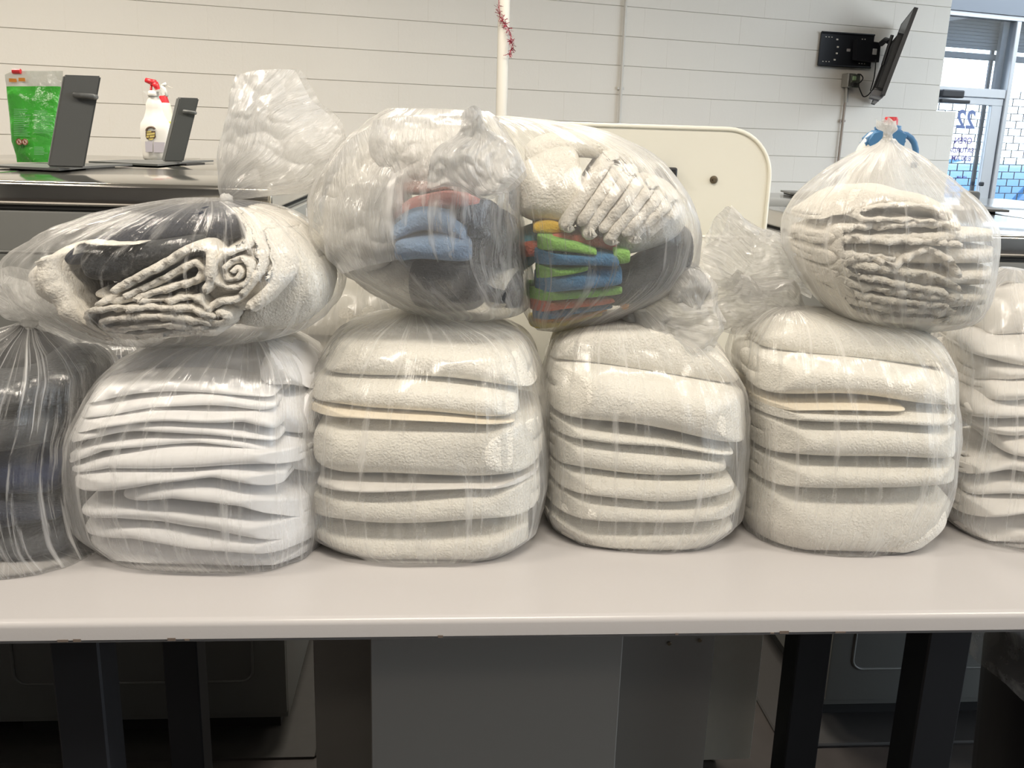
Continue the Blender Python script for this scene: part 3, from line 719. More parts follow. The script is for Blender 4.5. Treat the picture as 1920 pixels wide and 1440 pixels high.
for cx1, cx2, y1, y2, n in ((26, 60, 205, 258, 15), (64, 103, 208, 252, 14), (64, 92, 276, 292, 6)):
    for i in range(n):
        y = y1 + (y2 - y1) * i / n; e = random.uniform(.55, 1)
        p, q = P(cx1, y, Yp - .047), P(cx1 + (cx2 - cx1) * e, y, Yp - .047); b.box((p + q) / 2, AX, (np.linalg.norm(q - p), .0006, .0016))
b.build('fine_print_lines', principled('pale_print', (.25, .55, .28), rough=.3), pch)['kind'] = 'stuff'

# ------------------------------------------------------------------ spray bottle, squeeze bottle
zb0 = zM2
def pt_on(px, py, z): return Pz(px, py, z)
sb = Pz(293, 301, zb0); YS = sb[1]; S = YS / FPX * 1.02
bt = empty('spray_bottle', sb); tag(bt, 'white trigger spray bottle with red nozzle on the rear washer top', 'spray bottle')
def pxh(py): return P(293, py, YS)[2] - zb0
m_wb = principled('bottle_white', (.80, .775, .72), rough=.3)
prof = [(22, 301), (25.5, 297), (26, 290), (27.5, 265), (28, 245), (26, 232), (20, 222), (16.5, 212), (14.5, 203), (15, 196), (12, 189), (9, 182), (7, 176), (7, 172)]
cx = P(293, 260, YS)[0]
ctr = {301: 294, 245: 292, 222: 291, 203: 290, 182: 292, 172: 292}
b = MB(); b.lathe((P(294, 270, YS)[0], YS, zb0), [(r * S, max(0, pxh(y))) for r, y in prof], 36, sy=.6); b.build('bottle_body', m_wb, bt, smooth=True)
b = MB(); b.lathe((P(293.5, 270, YS)[0], YS, zb0), [(8.5 * S, pxh(181)), (9.5 * S, pxh(179)), (9 * S, pxh(172)), (6 * S, pxh(170))], 20); b.build('collar', m_wb, bt, smooth=True)
b = MB(); b.prism([P(x, y, YS - .014) for x, y in [(284, 171), (302, 166), (305, 178), (300, 172), (290, 172), (280, 180), (268, 172), (268, 170)]], np.array([0, .028, 0])); b.build('shroud', principled('frosted_shroud', (.80, .80, .76), rough=.3, alpha=.75), bt)
b = MB(); b.tube([P(x, y, YS) for x, y in [(273, 150), (282, 153), (291, 156)]], [4 * S, 5 * S, 6 * S], 10); b.tube([P(x, y, YS) for x, y in [(290, 156), (294, 163), (297, 170)]], [6 * S, 5 * S, 3.4 * S], 10); b.build('trigger_nozzle', m_red, bt, smooth=True)
b = MB(); b.tube([P(x, y, YS) for x, y in [(284, 158), (283, 172), (281, 186)]], [2.2 * S, 2 * S, 1.6 * S], 8); b.build('trigger', m_red, bt, smooth=True)
# label on the bottle
YL = YS - 27 * S * .6 - .002
def flat(name, pts, mat, Y, parent): 
    b = MB(); b.prism([P(x, y, Y) for x, y in pts], np.array([0, .0012, 0])); return b.build(name, mat, parent)
m_lab = principled('label_lilac', (.52, .49, .54), rough=.5); m_gold = principled('label_gold', (.62, .50, .16), rough=.5); m_brown = principled('label_brown', (.10, .06, .04), rough=.5)
flat('ingredients_label', [(272, 265), (286, 265), (286, 285), (273, 285)], m_lab, YL, bt); flat('directions_label', [(288, 266), (309, 267), (307, 286), (288, 286)], m_lab, YL, bt)
b = MB(); b.tube([P(283 + 9 * math.cos(t), 247 - 9 * math.sin(t), YL) for t in [rad(a) for a in range(35, 185, 15)]], 1.8 * S, 6); b.build('label_arch', m_brown, bt)
flat('label_shadow', [(273, 246), (291, 245.5), (292, 257), (290, 260), (275, 261), (273, 256)], m_brown, YL, bt)
for pts in ([(275, 246), (283.5, 245), (283.5, 248), (275, 249)], [(275, 250), (290, 248.5), (290, 252), (275, 254)], [(274, 255.3), (279, 254.6), (279, 258), (275, 258.5)], [(280.5, 254.4), (290, 253.5), (289, 257), (280.5, 258)], [(278, 260), (288, 259), (286, 262.5), (281, 263)]):
    flat('label_banner', pts, m_gold, YL - .0012, bt)
# squeeze bottle behind
sq = Pz(316, 299.5, zb0); YQ = sq[1] + .06; S2 = YQ / FPX
qb = empty('squeeze_bottle', (P(316, 280, YQ)[0], YQ, zb0)); tag(qb, 'translucent bottle of yellow green liquid with red cap behind the spray bottle', 'bottle')
cxq = P(313, 270, YQ)[0]
def pyz(py): return max(0.0, P(313, py, YQ)[2] - zb0)
b = MB(); b.lathe((cxq, YQ, zb0), [(15 * S2, 0), (17 * S2, .006), (17 * S2, pyz(245)), (15.5 * S2, pyz(225)), (12 * S2, pyz(205)), (10.5 * S2, pyz(196)), (9.5 * S2, pyz(193))], 28); b.build('bottle_body', principled('translucent_hdpe', (.76, .75, .62), rough=.35), qb, smooth=True)
b = MB(); b.lathe((cxq, YQ, zb0), [(17.4 * S2, .004), (17.4 * S2, pyz(245)), (16.2 * S2, pyz(228))], 28); b.build('liquid', principled('yellow_liquid', (.62, .66, .10), rough=.3), qb, smooth=True)
b = MB(); b.lathe((cxq - .003, YQ, zb0), [(9.6 * S2, pyz(194)), (9.8 * S2, pyz(192)), (7 * S2, pyz(181)), (6 * S2, pyz(180))], 24); b.build('cap', m_red, qb, auto=30)
b = MB(); b.tube([P(312, 181, YQ), P(308, 168, YQ), P(303, 160, YQ)], [4 * S2, 4 * S2, 3 * S2], 8); b.tube([P(303, 161, YQ), P(312, 157, YQ)], 3 * S2, 8); b.build('clear_sprayer', principled('pale_sprayer', (.72, .71, .66), rough=.3), qb, smooth=True)
b = MB(); b.tube([P(313.5, 161, YQ), P(324, 165.5, YQ)], .0016, 6); b.build('wire', m_galv, qb)

# ------------------------------------------------------------------ jug with blue handle on the right washer
YJ = Pz(1665, 300, zN2)[1] * 0 + 2.75
YJ = 2.62
def J(x, y, dy=0): return P(x, y, YJ + dy)
SJ = YJ / FPX
jb = empty('detergent_jug', (J(1655, 300)[0], YJ, zN2)); tag(jb, 'white detergent jug with blue handle and red cap behind the knotted bag', 'jug')
m_jblue = principled('jug_blue', (.08, .22, .42), rough=.35)
hz = J(1650, 300)[2] - zN2
b = MB(); jz = lambda py: J(1640, py)[2] - zN2
b.lathe((J(1648, 300)[0], YJ, zN2), [(50 * SJ, 0), (54 * SJ, .01), (54 * SJ, jz(330)), (48 * SJ, jz(300)), (40 * SJ, jz(275)), (30 * SJ, jz(258)), (22 * SJ, jz(248))], 36, sy=.6); b.build('jug_body', m_white_plastic, jb, smooth=True)
b = MB(); b.prism([J(x, y, -.03) for x, y in [(1627, 283), (1624, 262), (1640, 250), (1652, 240), (1690, 240), (1700, 252), (1706, 262), (1690, 272), (1688, 290)]], np.array([0, .06, 0])); bmesh.ops.bevel(b.bm, geom=list(b.bm.edges), offset=.008, segments=3, affect='EDGES'); b.build('blue_shoulder', m_jblue, jb, auto=50)
b = MB(); b.tube([J(x, y) for x, y in [(1690, 252), (1700, 253), (1708, 259), (1714, 268), (1717, 280), (1717, 298), (1712, 315)]], 5.5 * SJ, 12); b.build('handle', m_jblue, jb, smooth=True)
b = MB(); b.tube([J(1643, 244), J(1657, 232)], 6 * SJ, 12); b.lathe((J(1672, 240)[0], YJ, 0), [(17 * SJ, J(1672, 248)[2]), (16 * SJ, J(1672, 236)[2]), (9 * SJ, J(1672, 234)[2])], 20); b.build('spout', m_jblue, jb, smooth=True)
b = MB(); b.lathe((J(1669, 240)[0], YJ, 0), [(12 * SJ, J(1672, 236)[2]), (12 * SJ, J(1672, 224)[2]), (10 * SJ, J(1672, 219.5)[2])], 20); b.build('cap', m_red, jb, auto=40)

# ------------------------------------------------------------------ bin with liner under the counter, right
m_liner = film('bin_liner', haze=.16, edge=.5, streak=.5, su=5, sv=1.5, crump=.3, cscale=14)
DB = TD + .22
ba = ta(1905, 1200, DB) + .22
bn = empty('waste_bin', tp(ba + .1, DB + .2, 0)); tag(bn, 'dark waste bin with a clear liner under the right end of the counter', 'bin')
b = MB(); b.lathe(tp(ba + .12, DB + .24, 0), [(.15, 0), (.16, .01), (.20, .62), (.205, .64), (.195, .64)], 36); b.build('bin_body', m_dark, bn, smooth=True)
vs, fs = [], []
KK, NN = 24, 90
for i in range(KK + 1):
    v = i / KK
    for k in range(NN):
        t = 2 * PI * k / NN; drop = .19 + .10 * math.sin(t * 1 + 2.4) + .03 * math.sin(3 * t)
        r = .205 + .012 + .028 * v + .012 * v * mn.noise(Vector((math.cos(t) * 5, math.sin(t) * 5, v * 3)))
        z = .665 - v * drop; vs.append(tp(ba + .12 + r * math.cos(t), DB + .24 + r * math.sin(t), z))
for i in range(KK):
    for k in range(NN): fs.append([i * NN + k, i * NN + (k + 1) % NN, (i + 1) * NN + (k + 1) % NN, (i + 1) * NN + k])
uvs = [(k / NN * 3, i / KK) for i in range(KK + 1) for k in range(NN)]
keep(mesh('liner', vs, fs, m_liner, uvs=uvs), bn)
# ------------------------------------------------------------------ cloth and film materials
C = {}
C['white'] = terry('white_terry', (.80, .775, .71))
C['cream'] = terry('cream_hem', (.80, .72, .58), bump=.2)
C['sheet'] = terry('white_sheet', (.79, .785, .79), bump=.2, scale=60)
C['sheet2'] = terry('offwhite_sheet', (.76, .735, .70), bump=.25, scale=50)
C['thin'] = terry('thin_white_towel', (.78, .745, .68), bump=.8, scale=260)
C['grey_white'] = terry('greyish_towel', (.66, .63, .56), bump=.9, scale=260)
C['navy'] = terry('navy_terry', (.028, .033, .05), bump=.8, scale=200, var=.25)
C['charcoal'] = terry('charcoal_terry', (.05, .053, .058), bump=.9, scale=200, var=.25)
C['black'] = terry('black_cloth', (.016, .017, .02), bump=.5, scale=150, var=.2)
C['darkblue'] = terry('dark_blue_cloth', (.018, .028, .075), bump=.5, scale=90, var=.2)
C['blue'] = terry('blue_microfibre', (.08, .22, .40), bump=1, scale=300, var=.15)
C['ltblue'] = terry('powder_blue_towel', (.20, .30, .45), bump=1, scale=250, var=.15)
C['teal'] = terry('teal_microfibre', (.10, .30, .38), bump=1, scale=300, var=.15)
C['green'] = terry('lime_microfibre', (.28, .56, .13), bump=1, scale=300, var=.15)
C['coral'] = terry('coral_microfibre', (.60, .17, .12), bump=1, scale=300, var=.12)
C['orange'] = terry('orange_microfibre', (.75, .36, .12), bump=1, scale=300, var=.12)
C['yellow'] = terry('yellow_microfibre', (.76, .66, .22), bump=1, scale=300, var=.12)
C['gold'] = terry('gold_microfibre', (.70, .46, .05), bump=1, scale=300, var=.12)
C['pink'] = terry('dusty_pink_cloth', (.55, .25, .23), bump=.6, scale=200, var=.1)

F_std = film('clear_bag_film', haze=.13, edge=.62, streak=.42, su=46, sv=1.3, crump=.10, cscale=22, bump=.45)
F_dark = film('clear_film_dark', haze=.07, edge=.5, streak=.85, su=40, sv=1.4, crump=.20, cscale=26, bump=.6)
F_tl = film('clear_film_upper_left', haze=.03, edge=.45, streak=.62, su=40, sv=1.4, crump=.08, cscale=20, bump=.6)
F_big = film('clear_film_big', haze=.17, edge=.6, streak=.48, su=24, sv=2.4, crump=.38, cscale=15, bump=.8, gloss=1.0, trl=.35)
F_top = film('clear_film_top', haze=.15, edge=.6, streak=.42, su=34, sv=1.4, crump=.10, cscale=18, bump=.5)
F_tail = film('crumpled_film', haze=.40, edge=.5, streak=.40, su=8, sv=2.5, crump=.45, cscale=30, bump=1.1, gloss=1.1, trl=.35)
F_back = film('milky_film', haze=.45, edge=.4, streak=.3, su=40, sv=1.5, crump=.1, cscale=20, bump=.5)

def pchip(ts, ys, t):
    ys = np.asarray(ys, float); ts = np.asarray(ts, float)
    h = np.diff(ts); dl = np.diff(ys) / h; m = np.zeros(len(ys))
    m[0], m[-1] = dl[0], dl[-1]
    for i in range(1, len(ys) - 1):
        if dl[i - 1] * dl[i] > 0:
            w1 = 2 * h[i] + h[i - 1]; w2 = h[i] + 2 * h[i - 1]; m[i] = (w1 + w2) / (w1 / dl[i - 1] + w2 / dl[i])
    i = int(np.clip(np.searchsorted(ts, t) - 1, 0, len(ts) - 2)); s = (t - ts[i]) / h[i]
    return (2 * s ** 3 - 3 * s ** 2 + 1) * ys[i] + (s ** 3 - 2 * s ** 2 + s) * h[i] * m[i] + (-2 * s ** 3 + 3 * s ** 2) * ys[i + 1] + (s ** 3 - s ** 2) * h[i] * m[i + 1]

class Bag:
    """a closed film body made of level rings whose left and right ends follow the outline seen in the picture, in the plane y=Yc"""
    def __init__(s, Yc, rows, zfloor=None, nexp=2.6, lean=0.0):
        # rows bottom to top: (py, pxL, pxR, half depth[, y shift])
        s.n = nexp; Z, XL, XR, HD, YO = [], [], [], [], []
        for ri, r in enumerate(rows):
            py, pl, pr, hd = r[:4]; yo = r[4] if len(r) > 4 else 0
            Y = Yc + yo
            w = 0 if zfloor is not None else max(0.0, 1 - ri / (len(rows) * .5))
            z = P((pl + pr) / 2, py, Y - .85 * hd * w)[2] if py is not None else zfloor
            Z.append(z); XL.append(Xat(pl, Y, z)); XR.append(Xat(pr, Y, z)); HD.append(hd); YO.append(Y)
        if zfloor is not None:
            ok = [0] + [i for i in range(1, len(Z)) if Z[i] > zfloor + .025]
            Z, XL, XR, HD, YO = ([a[i] for i in ok] for a in (Z, XL, XR, HD, YO))
        s.Z, s.XL, s.XR, s.HD, s.Y = map(np.array, (Z, XL, XR, HD, YO))
        assert (np.diff(s.Z) > 0).all(), s.Z
        zz = np.linspace(s.Z[0], s.Z[-1], 401); s.tab = [tuple(float(pchip(s.Z, a, z)) for a in (s.XL, s.XR, s.HD, s.Y)) for z in zz]
    def at(s, z):
        t = (z - s.Z[0]) / (s.Z[-1] - s.Z[0]) * 400; t = min(max(t, 0.0), 399.999); i = int(t); g = t - i
        xl, xr, hd, y = (a * (1 - g) + b * g for a, b in zip(s.tab[i], s.tab[i + 1]))
        return (xl + xr) / 2, max((xr - xl) / 2, .002), y, max(hd, .002)
    def clamp(s, p, f=.955):
        """push a point that would poke through the film back inside"""
        p = np.array(p, float); p[2] = min(max(p[2], s.Z[0] + .004), s.Z[-1] - .004)
        cx, hw, cy, hd = s.at(p[2]); u = (p[0] - cx) / hw; v = (p[1] - cy) / hd
        r = (abs(u) ** s.n + abs(v) ** s.n) ** (1 / s.n)
        if r > f:
            k = f / r; p[0] = cx + (p[0] - cx) * k; p[1] = cy + (p[1] - cy) * k
        return p
    def front(s, x, z, f=.96):
        cx, hw, cy, hd = s.at(z); u = min(abs((x - cx) / hw), .97); return cy - hd * f * (1 - u ** s.n) ** (1 / s.n)
    def build(s, name, mat, parent, rings=84, seg=150, pleat=.10, pleatn=22, lump=.012, seed=0, sag=0.0, wr=.004):
        vs, uvs, fs = [], [], []
        z0, z1 = s.Z[0], s.Z[-1]
        ts = []
        for i in range(rings + 1):
            t = i / rings; ts.append(z0 + (z1 - z0) * (t - .10 * math.sin(2 * PI * t) / (2 * PI) * 2))
        # closed bottom
        lev = [(z0 + .0005, .02), (z0 + .0003, .5), (z0, .86)] + [(z, 1.0) for z in ts]
        for j, (z, sc) in enumerate(lev):
            cx, hw, cy, hd = s.at(z); t = (z - z0) / (z1 - z0)
            wp = max(0, t - .25) ** 1.3 + .05
            for k in range(seg):
                a = 2 * PI * k / seg; ca, sa_ = math.cos(a), math.sin(a)
                ux = math.copysign(abs(ca) ** (2 / s.n), ca); uy = math.copysign(abs(sa_) ** (2 / s.n), sa_)
                q = Vector((ca * pleatn / 6 + seed * 9.7, sa_ * pleatn / 6, t * .8))
                pl = 1 - 2 * abs(mn.noise(q)); pl2 = mn.noise(Vector((ca * pleatn / 2.2 + seed, sa_ * pleatn / 2.2, t * 1.2)))
                fac = 1 + pleat * wp * (pl - .75) + pleat * .5 * wp * pl2
                x, y = cx + hw * ux * sc * fac, cy + hd * uy * sc * fac
                l = lump * mn.noise(Vector((x * 7 + seed * 3.1, y * 7, z * 7))) * min(1, sc) if sc > .99 else 0
                w = wr * (1 - abs(mn.noise(Vector((x * 24, y * 24 + seed, z * 13)))) * 2)
                x += (l + w) * ca; y += (l + w) * sa_
                vs.append((x, y, z)); uvs.append((min(k, seg - k) / seg * 2, t))
        m = len(lev)
        for i in range(m - 1):
            for k in range(seg): fs.append([i * seg + k, i * seg + (k + 1) % seg, (i + 1) * seg + (k + 1) % seg, (i + 1) * seg + k])
        c0 = len(vs); cx, hw, cy, hd = s.at(z0); vs.append((cx, cy, z0 + .0005)); uvs.append((0, 0))
        c1 = len(vs); cx, hw, cy, hd = s.at(z1); vs.append((cx, cy, z1 + .002)); uvs.append((0, 1))
        for k in range(seg):
            fs.append([c0, (k + 1) % seg, k]); b_ = (m - 1) * seg; fs.append([c1, b_ + k, b_ + (k + 1) % seg])
        s.obj = mesh(name, vs, fs, mat, uvs=uvs)
        if parent is not None: keep(s.obj, parent)
        return s.obj

def interp3(c, u):
    """quadratic through left, middle, right values, or a polyline of more"""
    n = len(c) - 1; t = (u + 1) / 2 * n
    if n == 2:
        L, Mi, R = c; return L * (u * (u - 1) / 2) + Mi * (1 - u * u) + R * (u * (u + 1) / 2)
    return pchip(range(n + 1), c, min(max(t, 0), n))

def slab(name, xl, xr, top, bot, Yf, depth, mat, bag=None, label=None, group=None, nx=44, nc=36, ez=2.6, ey=3.2, ex=5, disp=.0035, dscale=38, crease=.003, parent=None, cat='towel', seed=0, f=.955, xm=(0, 0)):
    """one folded towel: top and bottom edges of its front given in picture rows (left, middle, right) on the plane y=Yf, rounded front fold, given depth"""
    if xm[0]: bot = tuple(v + 2.5 for v in bot)
    vs, fs = [], []
    for i in range(nx + 1):
        t = -1 + 2 * i / nx; u = math.sin(t * PI / 2)
        endr = max(0.0, 1 - abs(u) ** ex) ** (1 / ex); endr = max(endr, .04)
        px = (xl + xr) / 2 + (xr - xl) / 2 * u
        zt_ = P(px, interp3(top, u), Yf); zb_ = P(px, interp3(bot, u), Yf)
        c = (zt_ + zb_) / 2; hv = (zt_ - zb_) / 2
        w_ = xm[0] * (1 - u) / 2 + xm[1] * (1 + u) / 2
        if w_: c[0] += w_ * (Xat(px, Yf + depth / 2, c[2]) - c[0])
        for k in range(nc):
            a = 2 * PI * k / nc; ca, sa_ = math.cos(a), math.sin(a)
            cy = -math.copysign(abs(ca) ** (2 / ey), ca); cz = math.copysign(abs(sa_) ** (2 / ez), sa_)
            p = c + hv * cz * endr; p[1] = Yf + depth / 2 + depth / 2 * cy * (.6 + .4 * endr)
            # perspective: the slab is level in depth
            q = Vector((p[0] * dscale * .35 + seed * 5.3, p[1] * dscale * .3, p[2] * dscale))
            n1 = mn.noise(q); n2 = 1 - 2 * abs(mn.noise(q * .55 + Vector((3.3, 0, seed))))
            p[2] += disp * n1 * 1.1 + crease * n2 * .6 - crease * .3; p[1] += disp * 1.2 * mn.noise(q + Vector((9, 9, 9))) + crease * n2 * (.8 if ca > 0 else 0)
            if bag is not None: p = bag.clamp(p, f)
            vs.append(p)
    for i in range(nx):
        for k in range(nc): fs.append([i * nc + k, i * nc + (k + 1) % nc, (i + 1) * nc + (k + 1) % nc, (i + 1) * nc + k])
    for base, rev in ((0, False), (nx * nc, True)):
        cc = len(vs); vs.append(np.mean(vs[base:base + nc], axis=0))
        for k in range(nc): fs.append([cc, base + (k + 1) % nc, base + k][::(-1 if rev else 1)])
    o = mesh(name, vs, fs, mat)
    if label: tag(o, label, cat, group)
    return o

def ribbon(name, path, th, Yf, depth, mat, bag=None, label=None, group=None, wav=.0016, cat='towel', seed=0, f=.955, sub=10, nd=7, parent=None, lean=0.0):
    """a folded or rolled towel seen from its edge: a strip of cloth that follows a picture path (px), swept back from Yf"""
    pts = [np.array(p, float) for p in path]; fine = []
    for i in range(len(pts) - 1):
        p0, p1, p2, p3 = pts[max(i - 1, 0)], pts[i], pts[i + 1], pts[min(i + 2, len(pts) - 1)]
        for k in range(sub):
            t = k / sub; fine.append(.5 * ((2 * p1) + (-p0 + p2) * t + (2 * p0 - 5 * p1 + 4 * p2 - p3) * t * t + (-p0 + 3 * p1 - 3 * p2 + p3) * t ** 3))
    fine.append(pts[-1]); m = len(fine); vs, fs = [], []
    T = [fine[min(i + 1, m - 1)] - fine[max(i - 1, 0)] for i in range(m)]; Nn = [np.array([-t[1], t[0]]) / (np.linalg.norm(t) + 1e-9) for t in T]
    dpl = [0.0, .05, .18, .4, .65, .88, 1.0][:nd]; shr = [.72, .97, 1, 1, 1, .9, .5]
    for j in range(nd):
        y = Yf + depth * dpl[j]
        for side in (1, -1):
            for i in range(m):
                e = min(1, .35 + min(i, m - 1 - i) * .35)
                q = fine[i] + Nn[i] * side * th / 2 * shr[j] * e
                w = P(q[0], q[1], Yf)
                nz = mn.noise(Vector((w[0] * 75 + seed, w[2] * 75, j * .6 + side))); n3 = mn.noise(Vector((w[0] * 16 + seed * 2, w[2] * 16, 4)))
                w = w + np.array([nz * wav, 0, nz * wav * 1.2]); w[1] = y + (nz * wav * 2.5 + n3 * .006) * (1 if j < 3 else .3) + lean * (w[0])
                w[2] += .25 * wav * mn.noise(Vector((w[0] * 200, w[2] * 200, 1)))
                if bag is not None: w = bag.clamp(w, f)
                vs.append(w)
    R = 2 * m
    for j in range(nd - 1):
        for i in range(m - 1):
            a, b = j * R + i, (j + 1) * R + i; fs.append([a, b, b + 1, a + 1]); a += m; b += m; fs.append([a, a + 1, b + 1, b])
        for i0 in (0, m - 1):
            q = [j * R + i0, j * R + m + i0, (j + 1) * R + m + i0, (j + 1) * R + i0]; fs.append(q if i0 == 0 else q[::-1])
    for i in range(m - 1):
        fs.append([i, i + 1, m + i + 1, m + i]); b = (nd - 1) * R; fs.append([b + i, b + m + i, b + m + i + 1, b + i + 1])
    o = mesh(name, vs, fs, mat)
    if label: tag(o, label, cat, group)
    return o

def sheetfilm(name, rows, Y, mat, parent, hd=.02, nu=70, nv=80, crink=.012, cs=26, seed=0, dy=0.0, closed=True, pleat=.0):
    """loose gathered film: rows of picture points from the knot outwards, each spread by a front and a back layer"""
    m = len(rows); vs, uvs, fs = [], [], []
    rows = [[np.array(p, float) for p in r] for r in rows]
    hds = hd if hasattr(hd, '__len__') else [hd] * m
    for side in ((1, -1) if closed else (1,)):
        base = len(vs)
        if side == 1 or not closed:
            colc = []
            for k in range(nu + 1):
                u = -1 + 2 * k / nu; cols = []
                for r in rows:
                    n = len(r) - 1; s_ = (u + 1) / 2 * n
                    cols.append((pchip(range(n + 1), [p[0] for p in r], s_), pchip(range(n + 1), [p[1] for p in r], s_)))
                colc.append(cols)
        for i in range(nv + 1):
            t = i / nv * (m - 1)
            for k in range(nu + 1):
                u = -1 + 2 * k / nu
                cols = colc[k]
                x = pchip(range(m), [c[0] for c in cols], t); y = pchip(range(m), [c[1] for c in cols], t); h = pchip(range(m), hds, t)
                w = P(x, y, Y + dy * t / (m - 1)); bul = max(0, 1 - u * u) ** .5
                q = Vector((w[0] * cs + seed * 3, w[2] * cs, side * 2.3 + seed))
                c1 = 1 - 2 * abs(mn.noise(q)); c2 = 1 - 2 * abs(mn.noise(q * 2.3)); c3 = mn.noise(q * .4)
                g = min(1, .15 + t)
                d = crink * g * (c1 * .6 + c2 * .35 + c3 * .8)
                pz = pleat * math.sin(u * 19 + 3 * mn.noise(Vector((u * 3, t, seed)))) * g
                w[1] += -side * (h * bul) + d + pz; w[0] += crink * .5 * mn.noise(q + Vector((5, 5, 5))) * g; w[2] += crink * .6 * mn.noise(q + Vector((15, 5, 5))) * g
                vs.append(w); uvs.append(((u + 1) * 2, i / nv * 1.4))
        for i in range(nv):
            for k in range(nu):
                a = base + i * (nu + 1) + k; q = [a, a + 1, a + nu + 2, a + nu + 1]; fs.append(q if side > 0 else q[::-1])
    o = mesh(name, vs, fs, mat, uvs=uvs)
    if parent is not None: keep(o, parent)
    return o

def knot(px, py, Y, rpx, parent, mat, name='knot', seed=0, lab=None):
    vs, fs = [], []; c = P(px, py, Y); r = rpx * Y / FPX; n, k = 28, 18
    for i in range(k + 1):
        ph = PI * i / k
        for j in range(n):
            t = 2 * PI * j / n; d = np.array([math.sin(ph) * math.cos(t), math.sin(ph) * math.sin(t), math.cos(ph)])
            rr = r * (1 + .35 * (1 - 2 * abs(mn.noise(Vector(d * 2.4) + Vector((seed, 0, 0))))) - .15); vs.append(c + d * rr * [1, .8, .85])
    for i in range(k):
        for j in range(n): fs.append([i * n + j, (i + 1) * n + j, (i + 1) * n + (j + 1) % n, i * n + (j + 1) % n])
    o = mesh(name, vs, fs, mat); keep(o, parent); return o

def newbag(label, px, py, Y, z=None):
    p = P(px, py, Y); r = empty('laundry_bag', (p[0], p[1], z if z is not None else p[2])); return tag(r, label, 'plastic bag')
ORD = ['topmost', 'second from the top', 'third from the top', 'fourth from the top', 'fifth from the top', 'sixth from the top', 'seventh from the top', 'eighth from the top', 'ninth from the top', 'tenth from the top', 'eleventh from the top', 'twelfth from the top']
ZF = ZT + .0012
m_knot = film('knot_film', haze=.62, edge=.3, streak=.2, su=6, sv=3, crump=.3, cscale=60, bump=1.0)

# ================================================================== bottom row
def base_bag(name_label, front_py, front_px, Yoff, rows, hd0, mat=F_std, nexp=2.7, base=(0, 0), **kw):
    fy = Pz(front_px, front_py, ZT)[1]; Yc = fy + hd0 * .97
    rr = [(None, base[0], base[1], hd0 * .97)] + rows
    B = Bag(Yc, rr, zfloor=ZF, nexp=nexp); B.Yc = Yc
    root = newbag(name_label, (base[0] + base[1]) / 2, front_py, Yc, ZF); B.root = root
    B.build('bag_film', mat, root, **kw)
    return B

# --- bag B: folded sheets, second from the left
B2 = base_bag('clear bag packed with folded white sheets, between the dark bag and a bath towel bag', 1079, 420, 0,
    [(985, 190, 618, .172), (940, 178, 622, .185), (870, 164, 622, .19), (800, 168, 618, .19), (730, 196, 612, .18), (680, 232, 600, .16), (648, 285, 575, .13), (630, 340, 540, .09), (620, 400, 500, .045)], .165, base=(222, 612), seed=1)
fB2 = lambda py, inset=.010: B2.front(Xat(380, B2.Yc, P(380, py, B2.Yc - .17)[2]), P(380, py, B2.Yc - .17)[2]) + inset
for i, (xl, xr, t, b_, lab) in enumerate([(480, 612, (668, 650, 690), (742, 745, 750), 'top'), (490, 618, (748, 748, 752), (822, 826, 830), 'second'), (495, 620, (826, 830, 834), (900, 902, 905), 'third'), (500, 620, (905, 905, 908), (990, 1000, 990), 'lowest')]):
    slab('bed_sheet', xl, xr, t, b_, B2.Yc - .10, .2, C['sheet'], B2, f'{lab} white sheet filling the right flank of the sheet bag', seed=15 + i, disp=.006, crease=.01, cat='sheet', f=.975)
L2 = [(206, 505, (675, 632, 655), (745, 716, 747)), (188, 505, (747, 719, 745), (777, 747, 752)), (182, 506, (779, 750, 755), (806, 772, 786)), (176, 512, (806, 775, 787), (831, 794, 820)),
      (176, 512, (833, 797, 822), (857, 818, 845)), (180, 514, (858, 820, 847), (884, 842, 872)), (190, 560, (884, 845, 862), (902, 884, 892)), (198, 522, (893, 884, 893), (948, 908, 932)),
      (284, 590, (922, 922, 985), (952, 958, 1010)), (212, 600, (945, 962, 1012), (990, 1008, 1044)), (214, 612, (985, 1000, 1036), (1032, 1037, 1060)), (212, 614, (1012, 1033, 1052), (1090, 1100, 1096))]
for i, (xl, xr, t, b_) in enumerate(L2):
    mid = (t[1] + b_[1]) / 2
    slab('bed_sheet', xl, xr, t, b_, fB2(mid, .006 if i in (7, 8) else .012 + .004 * (i % 3)), .27, C['sheet'], B2, f'folded white sheet in the sheet bag, {ORD[i]}', 'sheets folded in the second bag', seed=i, disp=.004, dscale=30, crease=.009, cat='sheet', ez=3.0, f=.98, xm=(1, 0), nx=72, nc=48)

# --- bag C: thick bath towels with a cream hem
B3 = base_bag('clear bag of thick white bath towels under the bag of blue and grey laundry', 1058, 800, 0,
    [(1000, 590, 1000, .170), (950, 580, 1016, .18), (880, 570, 1024, .188), (800, 571, 1024, .19), (730, 580, 1019, .185), (680, 600, 1008, .17), (640, 626, 992, .15), (610, 655, 960, .12), (593, 700, 900, .08), (583, 745, 830, .03)], .165, base=(618, 985), seed=2)
def front_of(B, px, py, guess=.17):
    z = P(px, py, B.Yc - guess)[2]; return B.front(Xat(px, B.Yc - guess, z), z)
L3 = [(655, 985, (620, 592, 612), (645, 656, 664), 'white'), (628, 1017, (648, 657, 668), (719, 720, 748), 'white'), (600, 972, (722, 722, 740), (768, 784, 795), 'white'), (603, 966, (769, 785, 795), (789, 793, 800), 'cream'),
      (612, 1020, (790, 795, 798), (906, 916, 900), 'white'), (620, 1010, (906, 917, 902), (925, 926, 912), 'sheet2'), (588, 1012, (926, 927, 913), (985, 1000, 985), 'white'), (606, 990, (986, 1001, 988), (1070, 1078, 1066), 'white')]
